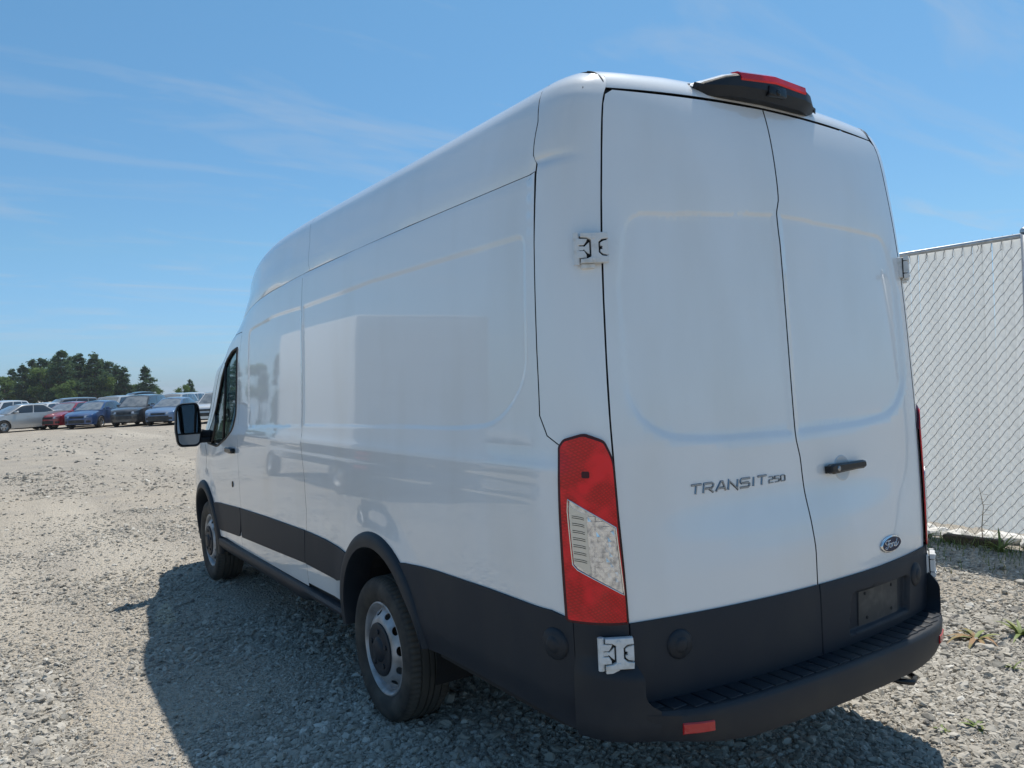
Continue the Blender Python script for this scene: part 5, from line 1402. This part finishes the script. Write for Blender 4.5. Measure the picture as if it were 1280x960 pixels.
    # wheels, mirrors, handles
    for wx in K['wb']:
        for s in (1, -1):
            w = bpy.data.objects.new('wheel', None); COL.objects.link(w); w.parent = root; w.location = (wx, s * (K['plan'][4][1] - .105), R); w.rotation_euler = (0, 0, PI / 2 if s < 0 else -PI / 2)
            MB().lathe([(R * .64, -.09), (R * .72, -.10), (R * .93, -.095), (R, -.07), (R, .07), (R * .93, .095), (R * .64, .09)], 26).build('tyre', TYRE2, w, auto=40)
            r_ = MB().lathe([(R * .66, -.092), (R * .62, -.085), (R * .58, -.05), (R * .20, -.062), (0, -.066)], 20)
            r_.build('rim', ALLOY, w, auto=30)
            d = MB()
            for i in range(5):
                a = 2 * PI * i / 5 + .3; c_, s_ = math.cos(a), math.sin(a); rr = R * .40
                d.at(Matrix.Translation((-.060, rr * c_, rr * s_)) @ Matrix.Rotation(a, 4, 'X')).box(-.006, .006, -R * .12, R * .12, -R * .085, R * .085)
            d.build('rim_opening', TRIM, w)['kind'] = 'stuff'
    for s in (1, -1):
        b = MB(); y = bw + .04; b.box(bx0 - .52, bx0 - .36, min(s * y, s * (y + .20)), max(s * y, s * (y + .20)), H + .005, H + .125, .03); b.build('door_mirror', paint_m, root, auto=45)
        for hx_ in (.05, -.85):
            b = MB(); yy = plan(hx_) * .99 + .004; b.box(hx_ - .09, hx_ + .09, min(s * yy, s * (yy + .018)), max(s * yy, s * (yy + .018)), .80 * H, .80 * H + .03, .006); b.build('door_handle', paint_m, root)
    return root
SILVER = paint('car_silver', (.46, .46, .45), .25); RED = paint('car_red', (.30, .016, .030), .22); BLUE = paint('car_blue', (.030, .075, .20), .20)
DARKP = paint('car_dark', (.035, .036, .038), .22); STEELB = paint('car_steel_blue', (.11, .19, .33), .25); CARW = paint('car_white', (.68, .68, .67), .2)
GREYP = paint('car_grey', (.16, .165, .17), .3); BLACKP = paint('car_black', (.014, .015, .017), .10)
def put(o, x, y, heading):
    """heading: degrees the nose is turned clockwise from straight towards -Y"""
    o.location = (x, y, 0); a = math.radians(heading); o.rotation_euler = (0, 0, math.atan2(-math.cos(a), -math.sin(a)))
ROW1 = 'cars parked across the yard in the front row'
ROW2 = 'cars parked behind the front row'
put(make_car('parked_car', 'sedan', SILVER, 'silver sedan standing nearly side-on at the left end of the front row', 'car', ROW1), -1.15, 47.6, 62)
put(make_car('parked_car', 'sedan', RED, 'dusty red sedan between the silver sedan and the blue sedan', 'car', ROW1), 1.35, 48.9, 36)
put(make_car('parked_car', 'sedan', BLUE, 'dark blue sedan with dusty windscreen beside the red sedan', 'car', ROW1), 2.55, 46.9, 33)
put(make_car('parked_suv', 'suv', DARKP, 'dusty dark grey crossover between the two blue sedans', 'car', ROW1), 4.62, 45.9, 31)
put(make_car('parked_car', 'sedan', STEELB, 'steel blue sedan with black lower grille beside the van door mirror', 'car', ROW1, mouth=.12), 6.05, 44.2, 31)
put(make_car('parked_suv', 'suv', CARW, 'white crossover half hidden between van mirror and van window', 'car', ROW1), 8.15, 43.0, 31)
k_ = kids_map()
proto = {}
def far_car(kind, paint_m, label, x, y, heading, cat='car'):
    o = make_car('parked_car' if kind == 'sedan' else 'parked_suv' if kind == 'suv' else 'pickup_truck', kind, paint_m, label, cat, ROW2); put(o, x, y, heading); return o
far_car('suv', CARW, 'white crossover showing its roof above the silver sedan', -2.1, 54.5, 40)
far_car('suv', GREYP, 'grey crossover with dark windows behind the silver sedan tail', 1.5, 55.0, 70)
far_car('suv', SILVER, 'silver crossover with dusty windscreen behind the red sedan', 4.3, 54.6, 38)
far_car('pickup', BLACKP, 'tall black pickup truck rising behind the dark blue sedan', 6.2, 57.5, 75, 'pickup truck')
far_car('suv', SILVER, 'pale crossover between the black pickup and the dark crossover', 7.6, 52.5, 33)
far_car('sedan', GREYP, 'grey sedan roof behind the dark grey crossover', 9.9, 52.2, 33)
far_car('suv', BLACKP, 'black crossover roof showing above the steel blue sedan', 11.0, 50.4, 50)
far_car('suv', SILVER, 'silver crossover behind the steel blue sedan and the van mirror', 12.4, 48.8, 33)
far_car('suv', CARW, 'white crossover far back at the left edge of the rows', -3.0, 61.5, 45)
far_car('suv', SILVER, 'pale crossover far back below the pine trees', 5.0, 63.5, 45)
far_car('suv', CARW, 'white crossover far back behind the grey sedan roof', 11.8, 60.5, 40)
far_car('sedan', CARW, 'white sedan roof between the grey crossover and the red sedan', .2, 53.8, 36)
far_car('suv', CARW, 'white crossover behind the dark grey crossover roof', 8.9, 55.8, 36)
far_car('sedan', SILVER, 'silver sedan behind the white crossover near the van pillar', 13.6, 51.5, 33)

# ------------------------------------------------------------------ trees far behind the cars
def leaf_material(name, a, b):
    m = bpy.data.materials.new(name); m.use_nodes = True; t = m.node_tree; t.nodes.clear(); L = t.links.new
    o = t.nodes.new('ShaderNodeOutputMaterial'); d = t.nodes.new('ShaderNodeBsdfDiffuse'); tr = t.nodes.new('ShaderNodeBsdfTranslucent'); mx = t.nodes.new('ShaderNodeMixShader'); mx.inputs[0].default_value = .38
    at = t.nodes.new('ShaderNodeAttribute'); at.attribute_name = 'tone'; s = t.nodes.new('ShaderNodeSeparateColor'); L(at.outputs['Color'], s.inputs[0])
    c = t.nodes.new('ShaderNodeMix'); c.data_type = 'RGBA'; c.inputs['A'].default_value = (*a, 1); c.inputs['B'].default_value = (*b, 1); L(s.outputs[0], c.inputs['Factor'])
    L(c.outputs['Result'], d.inputs['Color']); L(c.outputs['Result'], tr.inputs['Color']); L(d.outputs[0], mx.inputs[1]); L(tr.outputs[0], mx.inputs[2]); L(mx.outputs[0], o.inputs[0]); return m
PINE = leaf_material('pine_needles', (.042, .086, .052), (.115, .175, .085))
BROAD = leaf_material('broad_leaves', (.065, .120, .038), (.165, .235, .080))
BARK = mat('bark', (.10, .075, .055), .9, noise=(6, (.05, .04, .03), .4, .7))
def crown_mesh(name, blobs, n, size, material, seed, flat=.5):
    r = np.random.default_rng(seed); wt = np.array([b[3] * b[4] for b in blobs]); wt = wt / wt.sum()
    idx = r.choice(len(blobs), n, p=wt); B = np.array([b[:5] for b in blobs], float)[idx]
    d = r.normal(0, 1, (n, 3)); d /= np.linalg.norm(d, axis=1)[:, None]; rad = np.minimum(np.abs(r.normal(0, .62, n)), 1.5)
    C = B[:, :3] + d * rad[:, None] * np.stack([B[:, 3], B[:, 3], B[:, 4]], 1)
    u = r.normal(0, 1, (n, 3)); u[:, 2] *= flat; u /= np.linalg.norm(u, axis=1)[:, None]; w = np.cross(u, r.normal(0, 1, (n, 3))); w /= np.linalg.norm(w, axis=1)[:, None]
    s = size * r.uniform(.5, 1.25, n)[:, None]; nn = np.cross(u, w)
    P = np.stack([C - u * s, C + w * s * .55 + nn * s * .2, C + u * s * 1.1, C - w * s * .5 - nn * s * .15], 1).reshape(-1, 3)
    F = np.arange(4 * n).reshape(n, 4); me = np_mesh(name, P, F, material, False)
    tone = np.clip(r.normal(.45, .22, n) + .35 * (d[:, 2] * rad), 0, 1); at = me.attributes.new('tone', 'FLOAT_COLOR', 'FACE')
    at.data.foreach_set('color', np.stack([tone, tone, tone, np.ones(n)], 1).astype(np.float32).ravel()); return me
def pine(seed, H, Wd):
    r = random.Random(seed); blobs = []; limbs = MB()
    limbs.tube([(0, 0, -.3), (.1, 0, H * .35), (.05, .1, H * .7), (0, 0, H * .97)], [H * .028, H * .022, H * .013, .03], 7)
    k = 0; z = H * .16
    while z < H * .95:
        rr = Wd * (1 - (z / H) ** 2.3) * r.uniform(.65, 1.1) + .25; m = r.choice((4, 5, 6))
        for i in range(m):
            a = 2 * PI * (i + r.random()) / m; q = rr * r.uniform(.55, 1.0); c = (q * math.cos(a), q * math.sin(a), z + r.uniform(-.3, .45))
            if r.random() < .13: continue
            limbs.tube([(0, 0, z - .15), (c[0] * .6, c[1] * .6, z + .05), c], [.07, .05, .02], 4)
            blobs.append((c[0] * .85, c[1] * .85, c[2] + .1, max(rr * .42, .35), r.uniform(.28, .5)))
        z += H * r.uniform(.055, .085)
    blobs.append((.2, 0, H * .95, .7, .5))
    return limbs, crown_mesh('crown', blobs, 9000, .23, PINE, seed)
def broad(seed, H, Wd):
    r = random.Random(seed); blobs = []; limbs = MB(); limbs.tube([(0, 0, -.3), (.1, .1, H * .3), (.0, .2, H * .55)], [H * .03, H * .024, H * .014], 7)
    for i in range(16):
        a = r.uniform(0, 2 * PI); z = H * r.uniform(.30, .86); q = Wd * math.sqrt(max(1 - ((z / H - .52) / .46) ** 2, .05)) * r.uniform(.35, .85); c = (q * math.cos(a), q * math.sin(a), z)
        limbs.tube([(0, .1, H * .32), (c[0] * .5, c[1] * .5, (z + H * .35) / 2), c], [.09, .06, .02], 4); blobs.append((*c, Wd * r.uniform(.26, .42), H * r.uniform(.07, .12)))
    return limbs, crown_mesh('crown', blobs, 9000, .25, BROAD, seed, 1.0)
def plant(name, spec, x, y, rz, s, label, group):
    t = thing(name, label, 'tree', (x, y, 0), rz, group); t.scale = (s, s, s)
    for nm, me in zip(('trunk', 'crown'), spec): link_mesh(nm, me, t)
    return t
def spec(fn, *a):
    limbs, cm = fn(*a); o = limbs.build('trunk', BARK, None, smooth=True); me = o.data; bpy.data.objects.remove(o); return me, cm
PINES = [spec(pine, 21, 9.0, 2.9), spec(pine, 22, 9.0, 2.5), spec(pine, 23, 9.0, 3.2)]
BROADS = [spec(broad, 31, 8.0, 3.4), spec(broad, 32, 8.0, 3.0)]
TG = 'trees beyond the parked cars'
D2 = 118.0
def along(px_deg, d): a = math.radians(px_deg); return -2.58 + d * math.sin(a), -3.76 + d * math.cos(a)
for i, (deg, d, kind, s, label) in enumerate([
        (-.7, 116, 'b0', .80, 'low broadleaf tree at the left edge of the tree group'),
        (.9, 122, 'b1', .88, 'green broadleaf tree second from the left edge of the group'),
        (1.9, 118, 'p0', .92, 'dark pine with a blunt top left of the tallest pine'),
        (3.0, 116, 'b0', 1.08, 'bushy light green tree between the left pines'),
        (3.9, 114, 'p2', 1.20, 'tallest dark pine with the pointed top in the tree group'),
        (4.9, 117, 'p1', 1.14, 'dark pine just right of the tallest pine'),
        (5.7, 115, 'p0', 1.10, 'broad dark pine right of the middle of the group'),
        (6.5, 120, 'p2', .98, 'dark pine sloping down toward the right end of the group'),
        (2.4, 128, 'p1', 1.12, 'dark pine standing behind the light green tree'),
        (6.05, 128, 'p1', 1.08, 'pine at the back seen between the right-hand pines'),
        (7.35, 116, 'p1', .82, 'smaller pine with a thin top, second from the right end'),
        (7.75, 122, 'b1', .52, 'low light green tree at the foot of the smaller pine'),
        (8.62, 115, 'p0', .80, 'separate conical pine at the right end of the group'),
        (8.2, 119, 'b0', .55, 'low green bush-like tree between the two right-hand pines'),
        (9.3, 124, 'b1', .40, 'small round tree trailing off right of the conical pine'),
        (1.3, 126, 'p1', .90, 'pine behind the second broadleaf tree from the left'),
        (2.9, 121, 'p2', 1.10, 'pine whose top shows left of the tallest pine'),
        (3.5, 126, 'p0', 1.14, 'pine directly behind and left of the tallest pine'),
        (4.45, 122, 'p2', 1.14, 'dark pine filling the gap right behind the tallest pine'),
        (5.3, 121, 'b0', 1.02, 'leafy tree wedged between the dark pines in mid group'),
        (6.2, 115, 'b1', .74, 'low broadleaf tree in front of the sloping pines'),
        (6.95, 118, 'p0', .86, 'pine stepping down between the sloping pine and the thin-topped one'),
        (.2, 118, 'p1', .74, 'small pine standing between the two leftmost broadleaf trees'),
        (4.0, 110, 'b1', .66, 'low leafy bush-like tree below the tallest pine'),
        (8.95, 117, 'b0', .46, 'low green tree touching the conical pine on its right')]):
    x, y = along(deg, d * 1.56); sp = (PINES if kind[0] == 'p' else BROADS)[int(kind[1])]
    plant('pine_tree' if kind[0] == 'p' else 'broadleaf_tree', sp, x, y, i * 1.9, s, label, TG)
x, y = along(10.75, 138); plant('broadleaf_tree', BROADS[1], x, y, .4, .40, 'lone small tree peeping over the car roofs beside the van', TG)
x, y = along(11.25, 175); plant('pine_tree', PINES[1], x, y, 2.0, .48, 'tiny distant pine tip over the car roofs by the van pillar', TG)

# trees out to the left of the view that the van's flank mirrors
for i, (deg, d, kind, s, label) in enumerate([(-9, 150, 'p0', 1.0, 'pine far to the left of the yard, mirrored in the van flank'), (-12, 155, 'b0', 1.1, 'broadleaf tree far to the left of the yard'), (-15, 150, 'p2', 1.1, 'wide pine far to the left of the yard'), (-18, 160, 'b1', 1.2, 'round broadleaf tree far to the left of the yard')]):
    x, y = along(deg, d); sp = (PINES if kind[0] == 'p' else BROADS)[int(kind[1])]
    plant('pine_tree' if kind[0] == 'p' else 'broadleaf_tree', sp, x, y, i * 2.3, s, label, TG)

# ------------------------------------------------------------------ vehicles left of the view: the glossy flank mirrors them
TRUCKW = mat('truck_white', (.84, .84, .83), .45, coat=.3)
def box_truck():
    t = thing('box_truck', 'white box truck standing left of the van, mirrored in its flank', 'truck', (-5.35, 8.1, 0))
    b = MB(); b.box(-1.22, 1.22, .02, 4.4, .85, 3.02, .05); b.build('box', TRUCKW, t, auto=40)
    for i in range(5):
        b = MB(); b.box(-1.08, 1.08, -.012, .018, 1.0 + i * .38, 1.0 + i * .38 + .365, .006); b.build('door_panel', TRUCKW, t)
    b = MB(); b.box(-1.0, 1.0, 4.55, 6.2, .55, 1.45, .10); b.box(-.95, .95, 4.5, 5.6, 1.40, 2.15, .14); b.build('cab', CARW, t, auto=40)
    b = MB(); b.box(-.88, .88, 5.56, 5.63, 1.5, 2.05, .03); b.build('windscreen', CARGLASS, t, auto=40)
    b = MB(); b.box(-.45, .45, 0, 6.1, .5, .84); b.build('chassis', DARK, t)
    b = MB(); b.box(-1.1, 1.1, -.06, .06, .48, .66, .02); b.build('bumper', TRIM, t)
    for s in (-1, 1):
        b = MB(); b.box(min(s * .95, s * 1.15), max(s * .95, s * 1.15), -.03, .01, .70, .80, .008); b.build('tail_lamp', REDLENS, t)
        for y in (.95, 5.35):
            w = bpy.data.objects.new('wheel', None); COL.objects.link(w); w.parent = t; w.location = (s * .98, y, .40); w.rotation_euler = (0, 0, PI if s > 0 else 0)
            MB().lathe([(.24, -.11), (.37, -.12), (.40, -.08), (.40, .10), (.24, .10)], 28).build('tyre', TYRE2, w, auto=40); MB().lathe([(.25, -.10), (.2, -.04), (.08, -.08), (0, -.085)], 24).build('rim', ALLOY, w, auto=30)
box_truck()
put(make_car('parked_suv', 'suv', CARW, 'white crossover left of the box truck', 'car', 'cars left of the box truck'), -9.6, 10.8, 20)
put(make_car('parked_car', 'sedan', STEELB, 'blue sedan left of the white crossover', 'car', 'cars left of the box truck'), -12.6, 12.8, 20)
for i, (kind, pm, lb) in enumerate((('suv', GREYP, 'grey crossover out of view to the left of the silver sedan'), ('sedan', CARW, 'white sedan out of view to the left of the grey crossover'), ('suv', DARKP, 'dark crossover out of view at the far left of the row'), ('sedan', SILVER, 'silver sedan out of view at the left end of the row'))):
    put(make_car('parked_car', kind, pm, lb, 'car', ROW1), -5.2 - 3.1 * i, 46.5 + 1.2 * i, 45)

# ------------------------------------------------------------------ summer haze over the flat yard
hz_m = bpy.data.materials.new('haze'); hz_m.use_nodes = True; t_ = hz_m.node_tree; t_.nodes.clear()
o_ = t_.nodes.new('ShaderNodeOutputMaterial'); p_ = t_.nodes.new('ShaderNodeVolumePrincipled'); p_.inputs['Color'].default_value = (.86, .92, 1, 1); p_.inputs['Density'].default_value = .00026; p_.inputs['Anisotropy'].default_value = .2
t_.links.new(p_.outputs[0], o_.inputs['Volume'])
b = MB(); b.box(-2600, 2600, -2600, 2600, -1.2, 14.0); hz = b.build('haze', hz_m); hz['kind'] = 'stuff'
